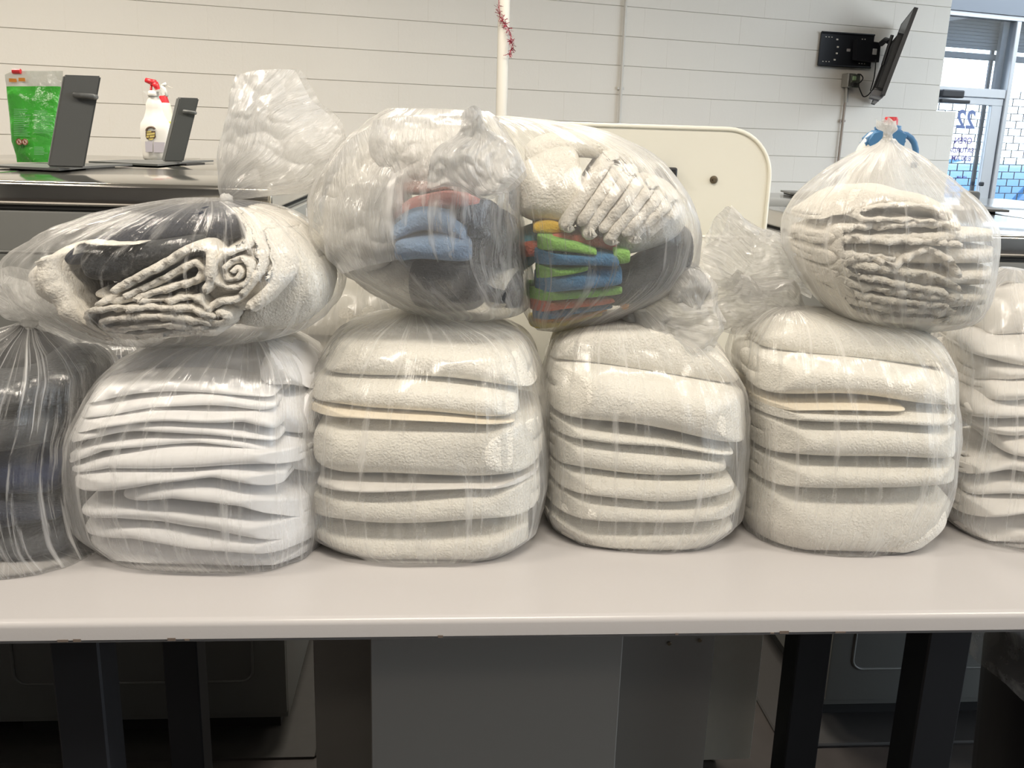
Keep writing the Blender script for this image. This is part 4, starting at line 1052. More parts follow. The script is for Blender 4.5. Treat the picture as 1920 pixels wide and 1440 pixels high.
for i, (xl, xr, t, b_, c) in enumerate(L3):
    lab = ['white bath towel with a rounded fold, topmost in the bag with the cream hem', 'thick white bath towel second from the top above the hemmed towels', 'white towel just above the thin cream hem in the third bag', 'thin cream towel hem sticking out left of the stack in the third bag', 'thickest white bath towel in the middle of the third bag', 'thin white hem strip under the thickest towel of the third bag', 'white towel below the hem strip in the third bag', 'bottom towel in the third bag with a stitched hem line'][i]
    slab('bath_towel', xl, xr, t, b_, front_of(B3, 800, (t[1] + b_[1]) / 2) + (.008 if c != 'cream' else .004), .27, C[c], B3, lab, seed=20 + i, disp=.005, dscale=20, crease=.0035, ez=2.8, f=.985, xm=(1, 1), nx=60, nc=44)

# --- bag D
B4 = base_bag('clear bag of plump white towels in the middle right, its crumpled neck flopped right', 1036, 1180, 0,
    [(985, 1010, 1362, .155), (930, 1014, 1376, .17), (850, 1018, 1388, .175), (790, 1020, 1389, .175), (720, 1018, 1386, .17), (670, 1024, 1366, .155), (635, 1034, 1340, .13), (608, 1060, 1300, .10), (592, 1100, 1240, .05), (585, 1140, 1190, .02)], .15, base=(1030, 1345), seed=3)
L4 = [(1024, 1362, (650, 594, 660), (685, 712, 745)), (1020, 1390, (688, 716, 748), (793, 818, 858)), (1026, 1350, (795, 822, 845), (826, 840, 860)), (1024, 1338, (828, 842, 862), (884, 902, 905)),
      (1022, 1352, (886, 905, 908), (926, 948, 940)), (1014, 1372, (928, 950, 942), (972, 993, 975)), (1006, 1352, (975, 995, 977), (1050, 1056, 1046))]
for i, (xl, xr, t, b_) in enumerate(L4):
    slab('bath_towel', xl, xr, t, b_, front_of(B4, 1190, (t[1] + b_[1]) / 2) + .008 + (.012 if i in (2, 3) else 0), .26, C['white'], B4, f'plump white towel in the middle right bag, {ORD[i]}', 'towels stacked in the fourth bag', seed=40 + i, disp=.005, dscale=20, crease=.0035, ez=2.8, f=.985, xm=(1, 1), nx=60, nc=44)

# --- bag E
B5 = base_bag('milky clear bag of white towels under the small knotted bag at the right', 1043, 1560, 0,
    [(985, 1370, 1738, .155), (930, 1376, 1748, .17), (850, 1384, 1758, .178), (790, 1386, 1760, .178), (730, 1384, 1762, .175), (680, 1378, 1762, .165), (640, 1384, 1750, .145), (610, 1404, 1720, .11), (590, 1430, 1660, .07), (578, 1460, 1560, .03)], .15, base=(1390, 1715), seed=4)
L5 = [(1400, 1762, (625, 592, 650), (665, 690, 716)), (1390, 1762, (668, 693, 718), (755, 757, 773)), (1388, 1650, (763, 764, 770), (771, 772, 777)), (1388, 1744, (774, 774, 778), (792, 796, 806)),
      (1384, 1760, (794, 798, 808), (868, 872, 876)), (1376, 1758, (870, 874, 878), (918, 924, 926)), (1370, 1746, (921, 927, 928), (1056, 1066, 1052))]
for i, (xl, xr, t, b_) in enumerate(L5):
    slab('bath_towel', xl, xr, t, b_, front_of(B5, 1570, (t[1] + b_[1]) / 2) + .010, .26, C['cream' if i == 2 else 'white'], B5, 'thin cream towel edge in the milky bag on the right' if i == 2 else f'white towel in the milky bag under the knotted bag, {ORD[i]}', seed=60 + i, disp=.006, dscale=17, crease=.004, ez=2.8, f=.985, xm=(1, 1), nx=60, nc=44)

# --- bag F: crumpled sheets at the right edge
B6 = base_bag('clear bag of crumpled white sheets cut off by the right edge', 1036, 1900, 0,
    [(985, 1738, 2070, .16), (930, 1742, 2090, .175), (850, 1752, 2100, .18), (780, 1762, 2100, .18), (700, 1770, 2090, .17), (640, 1778, 2070, .15), (590, 1792, 2040, .12), (545, 1815, 2000, .085), (520, 1850, 1950, .05), (503, 1885, 1915, .02)], .155, base=(1760, 2050), seed=5)
L6 = [(1800, 2040, (600, 545, 600), (650, 640, 650)), (1775, 2080, (640, 640, 655), (672, 690, 690)), (1790, 2080, (676, 690, 692), (730, 712, 735)), (1800, 2090, (722, 715, 730), (765, 752, 760)), (1770, 2090, (752, 760, 765), (800, 785, 790)), (1790, 2090, (790, 790, 790), (832, 818, 820)),
      (1830, 2090, (828, 822, 825), (868, 858, 850)), (1758, 2080, (870, 862, 855), (905, 902, 900)), (1762, 2080, (905, 902, 902), (945, 938, 935)), (1752, 2075, (940, 940, 938), (985, 975, 970)), (1760, 2060, (982, 976, 972), (1044, 1056, 1044))]
for i, (xl, xr, t, b_) in enumerate(L6):
    slab('bed_sheet', xl, xr, t, b_, front_of(B6, 1900, (t[1] + b_[1]) / 2) + .006 + .008 * (i % 3), .26, C['sheet2'], B6, f'crumpled white sheet in the rightmost bag, {ORD[i]}', 'sheets in the rightmost bag', seed=80 + i, disp=.009, dscale=32, crease=.012, ez=2.1, cat='sheet', f=.985, nx=80, nc=52, xm=(1, 1))
ribbon('bed_sheet', [(1800, 868), (1806, 862), (1800, 858), (1790, 862), (1788, 872), (1800, 880), (1818, 874), (1820, 860), (1806, 850), (1786, 850), (1776, 866), (1784, 886), (1812, 892), (1836, 880)], 9, front_of(B6, 1830, 870) - .002, .12, C['sheet2'], B6, 'rolled sheet end showing a small spiral in the rightmost bag', cat='sheet', f=.975)

# --- bag A: dark laundry at the left edge
B1 = base_bag('clear bag of grey and navy laundry cut off by the left edge', 1092, 0, 0,
    [(1010, -190, 208, .165), (950, -200, 194, .18), (880, -200, 182, .185), (800, -195, 186, .185), (740, -180, 196, .175), (690, -150, 186, .15), (655, -100, 158, .115), (628, -30, 115, .07), (612, 20, 84, .035), (603, 44, 66, .018)], .165, F_dark, base=(-180, 212), seed=6, pleat=.20)
L1 = [(-120, 150, (700, 632, 690), (735, 730, 742), 'black', 'black cloth under the knot of the dark laundry bag'), (-170, 190, (730, 715, 705), (805, 800, 790), 'charcoal', 'charcoal towel in the upper part of the dark bag'), (-190, 160, (800, 800, 800), (870, 865, 860), 'charcoal', 'dark grey towel above the navy clothes in the dark bag'),
      (-190, 175, (865, 862, 865), (960, 950, 960), 'darkblue', 'navy garment folded in the lower half of the dark bag'), (-185, 180, (958, 952, 955), (1025, 1030, 1010), 'navy', 'dark blue cloth near the bottom of the dark bag'), (-180, 190, (1020, 1030, 1005), (1090, 1098, 1060), 'charcoal', 'grey cloth lying at the bottom of the dark bag')]
for i, (xl, xr, t, b_, c, lab) in enumerate(L1):
    slab('garment', xl, xr, t, b_, front_of(B1, 60, (t[1] + b_[1]) / 2) + .012, .28, C[c], B1, lab, seed=100 + i, disp=.01, dscale=22, crease=.012, ez=2.2, cat='clothes', f=.97, xm=(1, 1), nx=70, nc=44)
kY = B1.Yc - .02
knot(55, 604, kY, 15, B1.root, m_knot, seed=1)
sheetfilm('tied_end', [[(38, 604), (55, 598), (70, 604)], [(10, 595), (50, 568), (90, 592)], [(-40, 560), (30, 530), (128, 590)], [(-80, 540), (0, 508), (60, 520), (150, 596)]], kY, F_tail, B1.root, hd=[.008, .03, .04, .03], crink=.016, cs=22, seed=2)

# ================================================================== back row lumps
def back_bag(label, Yc, rows, zb, mat, seed, cloth, clabel, base):
    B = Bag(Yc, [(None, base[0], base[1], rows[0][3])] + rows, zfloor=ZF, nexp=2.5); B.Yc = Yc; B.root = newbag(label, (base[0] + base[1]) / 2, rows[0][0], Yc, ZF)
    B.build('bag_film', mat, B.root, rings=60, seg=110, seed=seed, pleat=.12)
    k = 0; n = 4; zz = np.linspace(B.Z[0] + .01, B.Z[-1] - .05, n + 1)
    for i in range(n):
        z1, z2 = zz[i], zz[i + 1]; cx, hw, cy, hd = B.at((z1 + z2) / 2); Yf = cy - hd * .93
        pl, pt = proj((cx - hw * .93, Yf, z2 - .002)); pr, pb = proj((cx + hw * .93, Yf, z1 + .002)); pmt = proj((cx, Yf, z2 - .002))[1]; pmb = proj((cx, Yf, z1 + .002))[1]
        pt2 = proj((cx + hw * .93, Yf, z2 - .002))[1]; pb2 = proj((cx - hw * .93, Yf, z1 + .002))[1]
        slab('bath_towel', pl, pr, (pt, pmt, pt2), (pb2, pmb, pb), Yf, hd * 1.8, C[cloth], B, f'{clabel}, {ORD[n - 1 - i]}', seed=seed * 7 + i, f=.94, nx=30, nc=28)
    return B
YB = B3.Yc + .36
BB1 = back_bag('milky bag in the back row seen between the sheet bag and the bath towel bag', YB, [(740, 505, 770, .12), (660, 500, 790, .13), (600, 510, 790, .125), (550, 540, 770, .10), (515, 580, 740, .06), (500, 630, 690, .02)], 0, F_back, 11, 'white', 'white towel in the back row bag behind the bath towels', (520, 750))
BB2 = back_bag('dark laundry bag in the back row glimpsed under the top left bag', YB - .02, [(760, 120, 330, .10), (700, 115, 335, .11), (660, 130, 330, .10), (640, 160, 300, .07), (630, 200, 260, .03)], 0, F_dark, 12, 'navy', 'navy cloth in the back row bag at the left', (130, 320))

# ================================================================== tails of the bottom row
r4 = B4.root
YT4 = B4.Yc - .05
sheetfilm('tied_end', [[(1150, 590), (1160, 580), (1172, 584)], [(1180, 620), (1210, 560), (1238, 548)], [(1200, 648), (1262, 590), (1262, 520)], [(1262, 670), (1330, 600), (1300, 498)], [(1330, 672), (1352, 610), (1338, 540), (1318, 505)]], YT4, F_tail, r4, hd=[.01, .03, .045, .05, .04], crink=.020, cs=24, seed=4)
sheetfilm('loop_of_film', [[(1252, 560), (1258, 520), (1285, 500), (1315, 508), (1338, 545)], [(1268, 568), (1278, 535), (1295, 522), (1312, 530), (1325, 560)], [(1290, 585), (1296, 570), (1300, 562), (1308, 570), (1312, 590)]], YT4 - .03, F_tail, r4, hd=[.012, .03, .03], crink=.012, cs=30, seed=14, nu=50, nv=30)
r5 = B5.root
YT5 = B5.Yc + .02
sheetfilm('tied_end', [[(1500, 600), (1505, 590), (1510, 575)], [(1440, 600), (1450, 560), (1490, 530)], [(1400, 625), (1405, 560), (1425, 525)], [(1345, 628), (1345, 570), (1385, 510)]], YT5, F_tail, r5, hd=[.012, .03, .04, .03], crink=.018, cs=24, seed=5)

# ================================================================== top row
def top_bag(label, Yc, rows, mat, nexp=2.3, **kw):
    B = Bag(Yc, rows, nexp=nexp); B.Yc = Yc; B.root = newbag(label, (rows[0][1] + rows[0][2]) / 2, rows[0][0], Yc)
    B.build('bag_film', mat, B.root, **kw); return B
# --- top left
Y7 = B2.Yc - .02
BT1 = top_bag('clear bag of a navy towel and rolled white towels lying on the sheet bag', Y7,
    [(652, 215, 380, .04), (645, 172, 460, .08), (628, 150, 545, .12), (600, 110, 598, .15), (560, 62, 628, .165), (520, 42, 635, .17), (490, 40, 630, .17), (455, 78, 610, .165), (425, 140, 582, .15), (400, 205, 548, .12), (385, 262, 510, .09), (374, 330, 450, .04)], F_tl, nexp=2.8, seed=7, pleat=.12)
def fT(B, px, py, g=.14): return front_of(B, px, py, g)
t1 = BT1
slab('towel', 92, 455, (478, 400, 392), (520, 475, 455), fT(t1, 260, 440) + .03, .24, C['navy'], t1, 'dark navy towel folded along the top of the upper left bag', seed=201, disp=.006, crease=.008, f=.95)
slab('towel', 138, 365, (458, 455, 440), (538, 520, 468), fT(t1, 250, 490) + .012, .16, C['charcoal'], t1, 'dark grey folded cloth with a pale top hem beside the navy towel', seed=202, disp=.005, crease=.008, f=.955)
ribbon('towel', [(138, 478), (140, 462), (148, 456), (175, 458), (215, 460), (262, 457)], 3.2, fT(t1, 200, 470) + .004, .05, C['thin'], t1, 'thin pale hem running round the dark grey cloth', cat='towel', f=.975)
# white folded towels, edges to the viewer
yf = fT(t1, 270, 560) + .006
ribbon('towel', [(208, 548), (250, 524), (300, 498), (345, 470), (370, 462), (388, 472), (395, 500), (392, 530), (378, 548)], 18, yf, .20, C['thin'], t1, 'white towel folded up and over into an arch in the upper left bag', seed=3, wav=.0032, f=.97)
ribbon('towel', [(230, 556), (270, 540), (310, 520), (350, 498), (366, 494), (374, 508), (366, 526), (340, 534), (300, 545), (250, 562)], 15, yf + .005, .18, C['thin'], t1, 'white towel folded inside the arch shaped towel', seed=5, wav=.0032, f=.965)
slab('towel', 165, 400, (545, 545, 540), (575, 580, 590), yf + .03, .2, C['thin'], t1, 'soft white towel under the arch of towels in the upper left bag', seed=204, disp=.006, crease=.006)
ribbon('towel', [(398, 612), (350, 600), (290, 594), (230, 598), (190, 604), (184, 614), (200, 622), (260, 616), (320, 612), (380, 622)], 13, yf + .002, .2, C['thin'], t1, 'inner fold of the lowest white towel in the upper left bag', seed=6, wav=.0032, f=.97)
ribbon('towel', [(402, 596), (350, 582), (290, 577), (220, 580), (172, 584), (158, 598), (162, 618), (185, 634), (240, 638), (300, 632), (360, 628), (400, 630)], 14, yf, .2, C['thin'], t1, 'lowest white towel wrapping round at the left of the upper left bag', seed=7, wav=.0035, f=.975)
ribbon('towel', [(392, 582), (372, 566), (340, 560), (300, 566), (240, 562), (180, 568)], 13, yf + .004, .2, C['thin'], t1, 'wavy edged white towel above the lowest one in the upper left bag', seed=8, wav=.004, f=.97)
ribbon('towel', [(74, 484), (92, 530), (118, 575), (150, 618), (180, 636)], 38, fT(t1, 110, 560) + .012, .16, C['thin'], t1, 'white towel curving down under the left end of the navy towel', seed=14, wav=.0032, f=.96)
# rolls
yr = fT(t1, 440, 520) + .004
ribbon('towel', [(436, 510), (442, 504), (450, 512), (440, 524), (424, 520), (420, 504), (436, 490), (460, 490), (470, 506), (458, 532), (430, 540), (406, 528), (400, 500), (418, 478), (450, 466), (478, 455), (492, 430), (496, 400)], 12.5, yr, .2, C['thin'], t1, 'white towel rolled into a spiral at the middle of the upper left bag', seed=9, wav=.0032, f=.97)
ribbon('towel', [(404, 592), (412, 586), (426, 592), (420, 604), (400, 606), (388, 594), (394, 576), (414, 566), (444, 560), (470, 530), (500, 490), (512, 440), (518, 408)], 15, yr + .002, .2, C['thin'], t1, 'white towel rolled at its lower end beside the spiral towel', seed=10, wav=.0032, f=.97)
ribbon('towel', [(462, 582), (500, 550), (535, 505), (556, 452), (560, 440)], 26, yr + .004, .2, C['thin'], t1, 'white towel edge running diagonally beside the rolled towels', seed=12, wav=.0032, f=.97)
slab('bath_towel', 440, 634, (590, 455, 425), (628, 628, 560), fT(t1, 560, 540) + .012, .24, C['white'], t1, 'smooth plump white towel at the right end of the upper left bag', seed=210, disp=.006, dscale=14, f=.965)
slab('bath_towel', 470, 600, (400, 392, 430), (520, 470, 520), fT(t1, 530, 450) + .05, .2, C['white'], t1, 'white towel tucked behind the diagonal edge in the upper left bag', seed=211, f=.93)
slab('towel', 175, 430, (560, 560, 560), (632, 636, 628), yf + .02, .2, C['thin'], t1, 'white backing slab added inside the lowest wrapped towel', seed=214, disp=.005, f=.955)  # backing added to lighten the deep dark gaps between the folds
slab('towel', 380, 520, (480, 440, 420), (600, 600, 570), yf + .03, .2, C['thin'], t1, 'white backing slab added behind the spiral rolls in the upper left bag', seed=215, disp=.005, f=.95)  # added filler behind the rolls so their recesses come out less dark
slab('towel', 40, 112, (505, 472, 480), (560, 590, 590), fT(t1, 75, 540) + .016, .2, C['thin'], t1, 'white towel bulging at the left end of the upper left bag', seed=212, disp=.007, crease=.01, dscale=24, f=.965)
slab('bath_towel', 180, 440, (470, 400, 420), (540, 540, 540), t1.Yc + .0, .12, C['charcoal'], t1, 'dark cloth at the back of the upper left bag', seed=213, f=.9)
knot(424, 374, Y7 - .01, 12, BT1.root, m_knot, seed=3)
sheetfilm('tied_end', [[(414, 372), (424, 366), (434, 374)], [(408, 345), (440, 330), (480, 372)], [(414, 300), (490, 280), (560, 362)], [(422, 230), (510, 215), (622, 330)], [(428, 170), (480, 165), (540, 175), (600, 240), (645, 318)], [(440, 140), (490, 131), (548, 130), (590, 190), (628, 228), (655, 285)]], Y7 + .03, F_tail, BT1.root, hd=[.008, .03, .05, .05, .03, .012], crink=.016, cs=16, seed=7, nu=110, nv=110)

# --- big left
Y8 = B3.Yc - .01
BT2 = top_bag('big cloudy bag of blue and dark grey laundry at the top centre left', Y8 + .03,
    [(603, 812, 905, .03), (592, 780, 968, .07), (575, 742, 985, .11), (545, 690, 988, .145), (510, 640, 985, .165), (470, 604, 982, .18), (430, 583, 980, .19), (390, 580, 978, .19), (350, 594, 975, .185), (310, 622, 968, .17), (275, 652, 955, .15), (245, 682, 935, .12), (222, 705, 918, .08), (206, 728, 900, .04)], F_big, seed=8, pleat=.16, lump=.02, wr=.007)
b2 = BT2
slab('towel', 728, 872, (415, 392, 420), (470, 442, 470), fT(b2, 800, 430) + .018, .16, C['ltblue'], b2, 'light blue towel rolled over the powder blue one in the big cloudy bag', seed=301, disp=.006, f=.95)
slab('towel', 736, 882, (450, 438, 448), (500, 492, 500), fT(b2, 800, 465) + .008, .16, C['ltblue'], b2, 'powder blue towel bulging below the upper blue towel', seed=302, disp=.006, f=.96)
slab('towel', 762, 912, (490, 492, 482), (585, 596, 590), fT(b2, 830, 540) + .012, .2, C['charcoal'], b2, 'charcoal towel hanging low under the blue towels', seed=303, disp=.007, crease=.006, f=.955)
slab('towel', 630, 800, (470, 480, 480), (560, 585, 590), fT(b2, 720, 530) + .05, .18, C['white'], b2, 'pale towel low behind the charcoal towel in the big cloudy bag', seed=311, disp=.008, f=.93)
slab('towel', 905, 985, (500, 490, 520), (590, 590, 585), fT(b2, 930, 540) + .02, .2, C['grey_white'], b2, 'pale grey cloth strip right of the charcoal towel', seed=304, f=.95)
slab('garment', 862, 985, (392, 400, 430), (500, 520, 520), fT(b2, 920, 450) + .014, .16, C['black'], b2, 'black crumpled garment at the right of the big cloudy bag', seed=305, disp=.01, crease=.014, dscale=30, cat='clothes', f=.955)
slab('garment', 845, 935, (398, 378, 395), (425, 430, 440), fT(b2, 890, 405) + .008, .14, C['navy'], b2, 'slate blue cloth over the black garment', seed=306, cat='clothes', f=.96)
slab('garment', 900, 988, (515, 520, 520), (575, 590, 588), fT(b2, 940, 550) + .008, .14, C['charcoal'], b2, 'dark cloth folds at the lower right of the big cloudy bag', seed=307, crease=.014, cat='clothes', f=.96)
slab('cloth', 735, 900, (395, 362, 372), (425, 400, 400), fT(b2, 820, 385) + .045, .12, C['pink'], b2, 'dusty pink cloth showing above the blue towels', seed=308, cat='cloth', f=.93)
slab('bath_towel', 598, 745, (330, 290, 270), (520, 540, 500), fT(b2, 680, 420) + .045, .22, C['white'], b2, 'large white towel filling the left side of the big cloudy bag', seed=309, disp=.01, dscale=10, crease=.01, f=.9)
slab('bath_towel', 655, 940, (270, 235, 260), (385, 375, 375), fT(b2, 800, 310) + .06, .2, C['white'], b2, 'white towel across the top of the big cloudy bag', seed=310, disp=.01, dscale=10, crease=.008, f=.9)
sheetfilm('tied_end', [[(872, 205), (888, 198), (902, 206)], [(864, 226), (885, 222), (906, 232)], [(850, 256), (888, 250), (925, 250)], [(806, 300), (880, 290), (958, 268)], [(800, 346), (890, 340), (976, 302)], [(835, 352), (910, 366), (960, 352), (986, 322)]], Y8 - .16, F_tail, BT2.root, hd=[.012, .02, .016, .03, .035, .02], crink=.020, cs=24, seed=9, nu=90, nv=90)
sheetfilm('inner_fold', [[(610, 330), (660, 260), (715, 228)], [(600, 400), (670, 340), (745, 300)], [(612, 470), (680, 430), (752, 400)], [(640, 515), (700, 500), (748, 480)]], Y8 - .12, F_tail, BT2.root, hd=[.01, .012, .012, .008], crink=.016, cs=15, seed=31, nu=80, nv=80, closed=False)
sheetfilm('inner_fold', [[(700, 226), (790, 214), (870, 222)], [(690, 290), (790, 280), (880, 280)], [(740, 350), (800, 340), (880, 330)]], Y8 - .14, F_tail, BT2.root, hd=[.008, .01, .01], crink=.014, cs=17, seed=32, nu=80, nv=60, closed=False)
knot(886, 215, Y8 - .13, 15, BT2.root, m_knot, seed=5)
# faint purple printing on the film
m_print = principled('purple_print', (.30, .24, .36), rough=.5)
b = MB(); random.seed(2)
for i in range(22):
    t = i / 22; x = 724 - 33 * t + random.uniform(-3, 3); y = 243 + 68 * t; 
    for k in range(2 if t < .5 else 1):
        zz = P(x, y, Y8)[2]; yy = b2.front(Xat(x, Y8, zz), zz, 1.0) - .006
        c = P(x + random.uniform(-3, 3), y, yy); s = (.0035 if t < .5 else .0016)
        b.box(c, (AX[0] * .6 + AX[2] * random.choice((-.8, .8)), AX[1], AX[2]), (s, .0004, .0012))
pr_ = b.build('printed_warning', m_print, BT2.root); pr_['kind'] = 'stuff'

# --- big right
Y9 = B4.Yc + .0
BT3 = top_bag('big clear bag of stacked white towels and rainbow cleaning cloths', Y9 + .02,
    [(622, 1000, 1080, .03), (612, 984, 1130, .07), (590, 974, 1175, .10), (560, 968, 1235, .13), (520, 962, 1285, .155), (480, 955, 1305, .17), (440, 948, 1309, .178), (400, 942, 1304, .18), (360, 936, 1287, .175), (320, 925, 1258, .16), (285, 915, 1220, .14), (258, 906, 1170, .115), (238, 902, 1115, .085), (226, 900, 1050, .055), (219, 902, 980, .03)], F_top, seed=9, pleat=.10, nexp=2.4, wr=.003)
b3 = BT3
slab('bath_towel', 952, 1092, (330, 275, 262), (395, 425, 440), fT(b3, 1020, 350) + .02, .22, C['white'], b3, 'smooth white face of the tilted towel stack in the big clear bag', seed=401, disp=.005, dscale=12, f=.95)
slab('bath_towel', 985, 1210, (262, 245, 290), (330, 300, 340), fT(b3, 1080, 280) + .04, .2, C['white'], b3, 'white towel under the film at the top of the big clear bag', seed=402, disp=.005, dscale=12, f=.93)
for i in range(8):
    dx = 22 * i; x0, y0 = 1064 + dx * .95, 418 + (6 * i if i < 4 else 34 - 2 * i); x1, y1 = 1146 + dx * .9, 296 + 13 * i
    cx_, cy_ = (x0 + x1) / 2 + 4, (y0 + y1) / 2 + 3
    if i % 2 == 0: path = [(x1 + 7, y1 + 6), (x1, y1), (cx_ - 3, cy_ - 6), (x0, y0), (x0 + 3, y0 + 7), (x0 + 9, y0 + 4)]
    else: path = [(x1, y1), (cx_ - 2, cy_ - 4), (x0, y0)]
    ribbon('towel', path, 25, fT(b3, cx_, cy_) + .012, .2, C['thin'], b3, f'thin white towel edge in the tilted stack, {["first", "second", "third", "fourth", "fifth", "sixth", "seventh", "last"][i]} from its smooth face', 'towels of the tilted stack in the big clear bag', seed=30 + i, wav=.002, f=.965)
slab('bath_towel', 1100, 1292, (340, 320, 360), (500, 480, 450), fT(b3, 1220, 430) + .04, .18, C['grey_white'], b3, 'greyish towel at the right of the tilted stack', seed=403, f=.92)
slab('towel', 1140, 1306, (520, 490, 415), (592, 570, 520), fT(b3, 1250, 520, .1) + .01, .18, C['charcoal'], b3, 'dark grey towel at the right end of the big clear bag', seed=404, disp=.006, f=.965)
def cl(xl, xr, t, b_, c, lab, off=.008, dep=.14, **k):
    mid = (t[1] + b_[1]) / 2; t = tuple(v - 1.5 for v in t); b_ = tuple(v + 2 for v in b_); slab('cleaning_cloth', xl, xr, t, b_, fT(b3, (xl + xr) / 2, mid, .12) + off, dep, C[c], b3, lab, cat='cloth', disp=.0035, crease=.003, f=.965, ez=4.5, ex=12, nx=50, **k)
cl(955, 1040, (445, 430, 425), (520, 500, 470), 'teal', 'teal cloth folded at the left of the cloth stack', .03, .1, seed=501)
cl(975, 1030, (458, 455, 462), (480, 480, 476), 'coral', 'small coral corner poking out over the teal cloth', .018, .06, seed=502)
cl(1000, 1062, (418, 410, 422), (436, 440, 438), 'gold', 'golden yellow cloth above the cloth stack', .03, .1, seed=503)
cl(1030, 1158, (446, 440, 455), (470, 462, 478), 'coral', 'coral cloth behind the top green cloth', .028, .12, seed=504)
cl(1008, 1120, (442, 452, 466), (470, 474, 478), 'green', 'lime green cloth on top of the cloth stack', .006, .13, seed=505)
cl(1150, 1182, (462, 464, 470), (492, 494, 492), 'green', 'lime green fold at the right end of the cloth stack', .02, .08, seed=516)
cl(1003, 1163, (468, 476, 470), (500, 502, 502), 'blue', 'upper blue cloth under the top green cloth', .007, .14, seed=506)
cl(1006, 1104, (498, 502, 498), (524, 518, 510), 'green', 'short lime green cloth between the two thick blue cloths', .004, .12, seed=507)
cl(1004, 1168, (522, 508, 500), (556, 548, 536), 'blue', 'thick blue cloth in the middle of the cloth stack', .010, .14, seed=508)
cl(988, 1168, (546, 548, 536), (566, 562, 556), 'green', 'lime green cloth under the thick blue cloth', .006, .14, seed=509)
cl(994, 1166, (566, 563, 556), (588, 580, 568), 'coral', 'coral red cloth low in the cloth stack', .008, .14, seed=510)
cl(1000, 1150, (588, 581, 569), (606, 594, 580), 'blue', 'blue cloth under the coral cloth', .010, .13, seed=511)
cl(1000, 1140, (605, 595, 581), (612, 600, 586), 'orange', 'thin orange cloth second from the bottom', .012, .12, seed=512)
cl(992, 1130, (611, 601, 587), (622, 611, 594), 'yellow', 'pale yellow cloth at the bottom of the cloth stack', .012, .12, seed=513)
cl(1165, 1180, (540, 542, 544), (575, 580, 578), 'orange', 'orange edge at the lower right of the cloth stack', .02, .06, seed=514)
knot(912, 228, Y9 - .03, 14, BT3.root, m_knot, seed=6)

# --- top right, small knotted bag
Y10 = B5.Yc + .0
BT4 = top_bag('small bag of thin white towels tied with an upright knot at the right', Y10,
    [(622, 1655, 1745, .03), (612, 1600, 1785, .07), (595, 1556, 1812, .10), (565, 1530, 1822, .125), (520, 1505, 1828, .14), (470, 1488, 1832, .145), (425, 1486, 1832, .145), (385, 1500, 1818, .135), (355, 1524, 1790, .12), (325, 1556, 1755, .095), (300, 1592, 1724, .07), (282, 1622, 1700, .045), (268, 1648, 1676, .022), (260, 1655, 1671, .012)], F_top, seed=10, pleat=.14, nexp=3.0)
b4 = BT4
yk = fT(b4, 1690, 500, .12)
slab('towel', 1545, 1800, (390, 352, 392), (428, 398, 430), fT(b4, 1680, 390, .12) + .01, .2, C['thin'], b4, 'topmost folded white towel in the small knotted bag', seed=601, disp=.006, crease=.008, f=.955)
ribbon('towel', [(1785, 400), (1740, 388), (1690, 384), (1640, 388), (1612, 396), (1612, 406), (1640, 411), (1700, 412), (1760, 416)], 8, fT(b4, 1690, 400, .12) + .004, .18, C['thin'], b4, 'flat looped towel fold high in the small knotted bag', seed=51, wav=.0032, f=.965)
specs = [([(1800, 424), (1740, 420), (1660, 424), (1590, 428), (1572, 440), (1590, 449), (1660, 447), (1740, 444), (1812, 446)], 'white towel wrapped at its left end, just under the flat loop'),
         ([(1805, 458), (1740, 452), (1660, 452), (1600, 446), (1575, 458), (1580, 474), (1620, 480), (1680, 486)], 'white towel with a wavy edge in the middle of the small bag'),
         ([(1800, 520), (1785, 492), (1760, 476), (1735, 470), (1705, 482), (1680, 496), (1620, 484), (1580, 488)], 'white towel pushed up into a peak at the right of the small bag'),
         ([(1805, 545), (1760, 520), (1700, 512), (1640, 500), (1590, 492), (1578, 505), (1600, 516), (1660, 528), (1720, 540), (1780, 552)], 'white towel with drooping edge below the peak'),
         ([(1805, 560), (1740, 556), (1680, 548), (1620, 538), (1580, 528), (1572, 540), (1600, 552), (1680, 566), (1780, 576)], 'white towel with a shaded fold near the bottom of the small bag'),
         ([(1800, 588), (1740, 585), (1660, 578), (1590, 566), (1566, 558), (1564, 576), (1580, 592), (1640, 602), (1720, 606), (1790, 602)], 'lowest white towel wrapped round at the left of the small bag')]
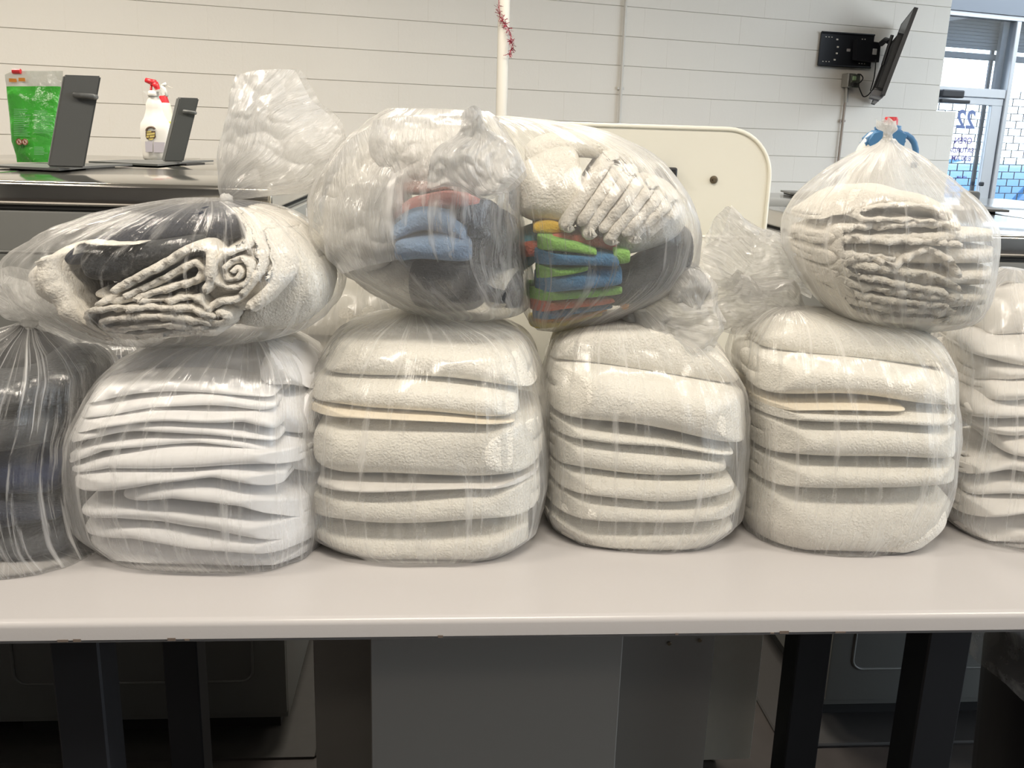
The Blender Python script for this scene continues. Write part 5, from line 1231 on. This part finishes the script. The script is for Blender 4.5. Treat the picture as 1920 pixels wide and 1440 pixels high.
for i, (path, lab) in enumerate(specs):
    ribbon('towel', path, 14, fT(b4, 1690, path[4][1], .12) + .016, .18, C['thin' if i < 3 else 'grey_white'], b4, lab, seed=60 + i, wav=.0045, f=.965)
for i, (t, b_) in enumerate((((428, 425, 430), (465, 460, 460)), ((462, 460, 462), (500, 496, 500)), ((498, 496, 500), (535, 540, 545)), ((535, 540, 545), (572, 578, 582)), ((568, 575, 580), (606, 614, 600)))):
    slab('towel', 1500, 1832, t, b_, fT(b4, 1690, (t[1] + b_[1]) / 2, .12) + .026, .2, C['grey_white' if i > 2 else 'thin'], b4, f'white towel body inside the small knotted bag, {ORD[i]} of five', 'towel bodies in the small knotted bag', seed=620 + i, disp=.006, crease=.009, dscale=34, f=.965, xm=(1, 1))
kn = sheetfilm('tied_end', [[(1656, 262), (1663, 260), (1670, 262)], [(1658, 250), (1664, 248), (1673, 250)], [(1646, 238), (1664, 234), (1682, 240)], [(1643, 224), (1654, 228), (1662, 219), (1672, 228), (1683, 226)]], Y10, m_knot, BT4.root, hd=[.010, .009, .018, .012], crink=.006, cs=60, seed=11, nu=40, nv=36)
knot(1664, 258, Y10, 8, BT4.root, m_knot, seed=8)

# --- loose film tails behind
tl1 = newbag('limp crumpled film bag neck hanging left of the small knotted bag', 1420, 480, Y10 + .1)
sheetfilm('bag_film', [[(1520, 560), (1512, 520), (1500, 470)], [(1470, 545), (1460, 490), (1450, 430)], [(1420, 560), (1400, 500), (1400, 410)], [(1330, 540), (1318, 480), (1345, 425), (1375, 392)]], Y10 + .1, F_tail, tl1, hd=[.02, .05, .06, .04], crink=.022, cs=20, seed=21)
tl2 = newbag('loose clear film drooping behind the right shoulder of the small knotted bag', 1840, 520, Y10 + .12)
sheetfilm('bag_film', [[(1825, 430), (1832, 436), (1842, 450)], [(1800, 500), (1830, 500), (1862, 505)], [(1790, 580), (1820, 590), (1856, 560)], [(1780, 640), (1800, 660), (1830, 640)]], Y10 + .12, F_tail, tl2, hd=[.01, .03, .04, .02], crink=.014, cs=22, seed=22)

print("YS", YS, sb, "bags", [round(float(x.Yc),3) for x in (B1,B2,B3,B4,B5,B6)])
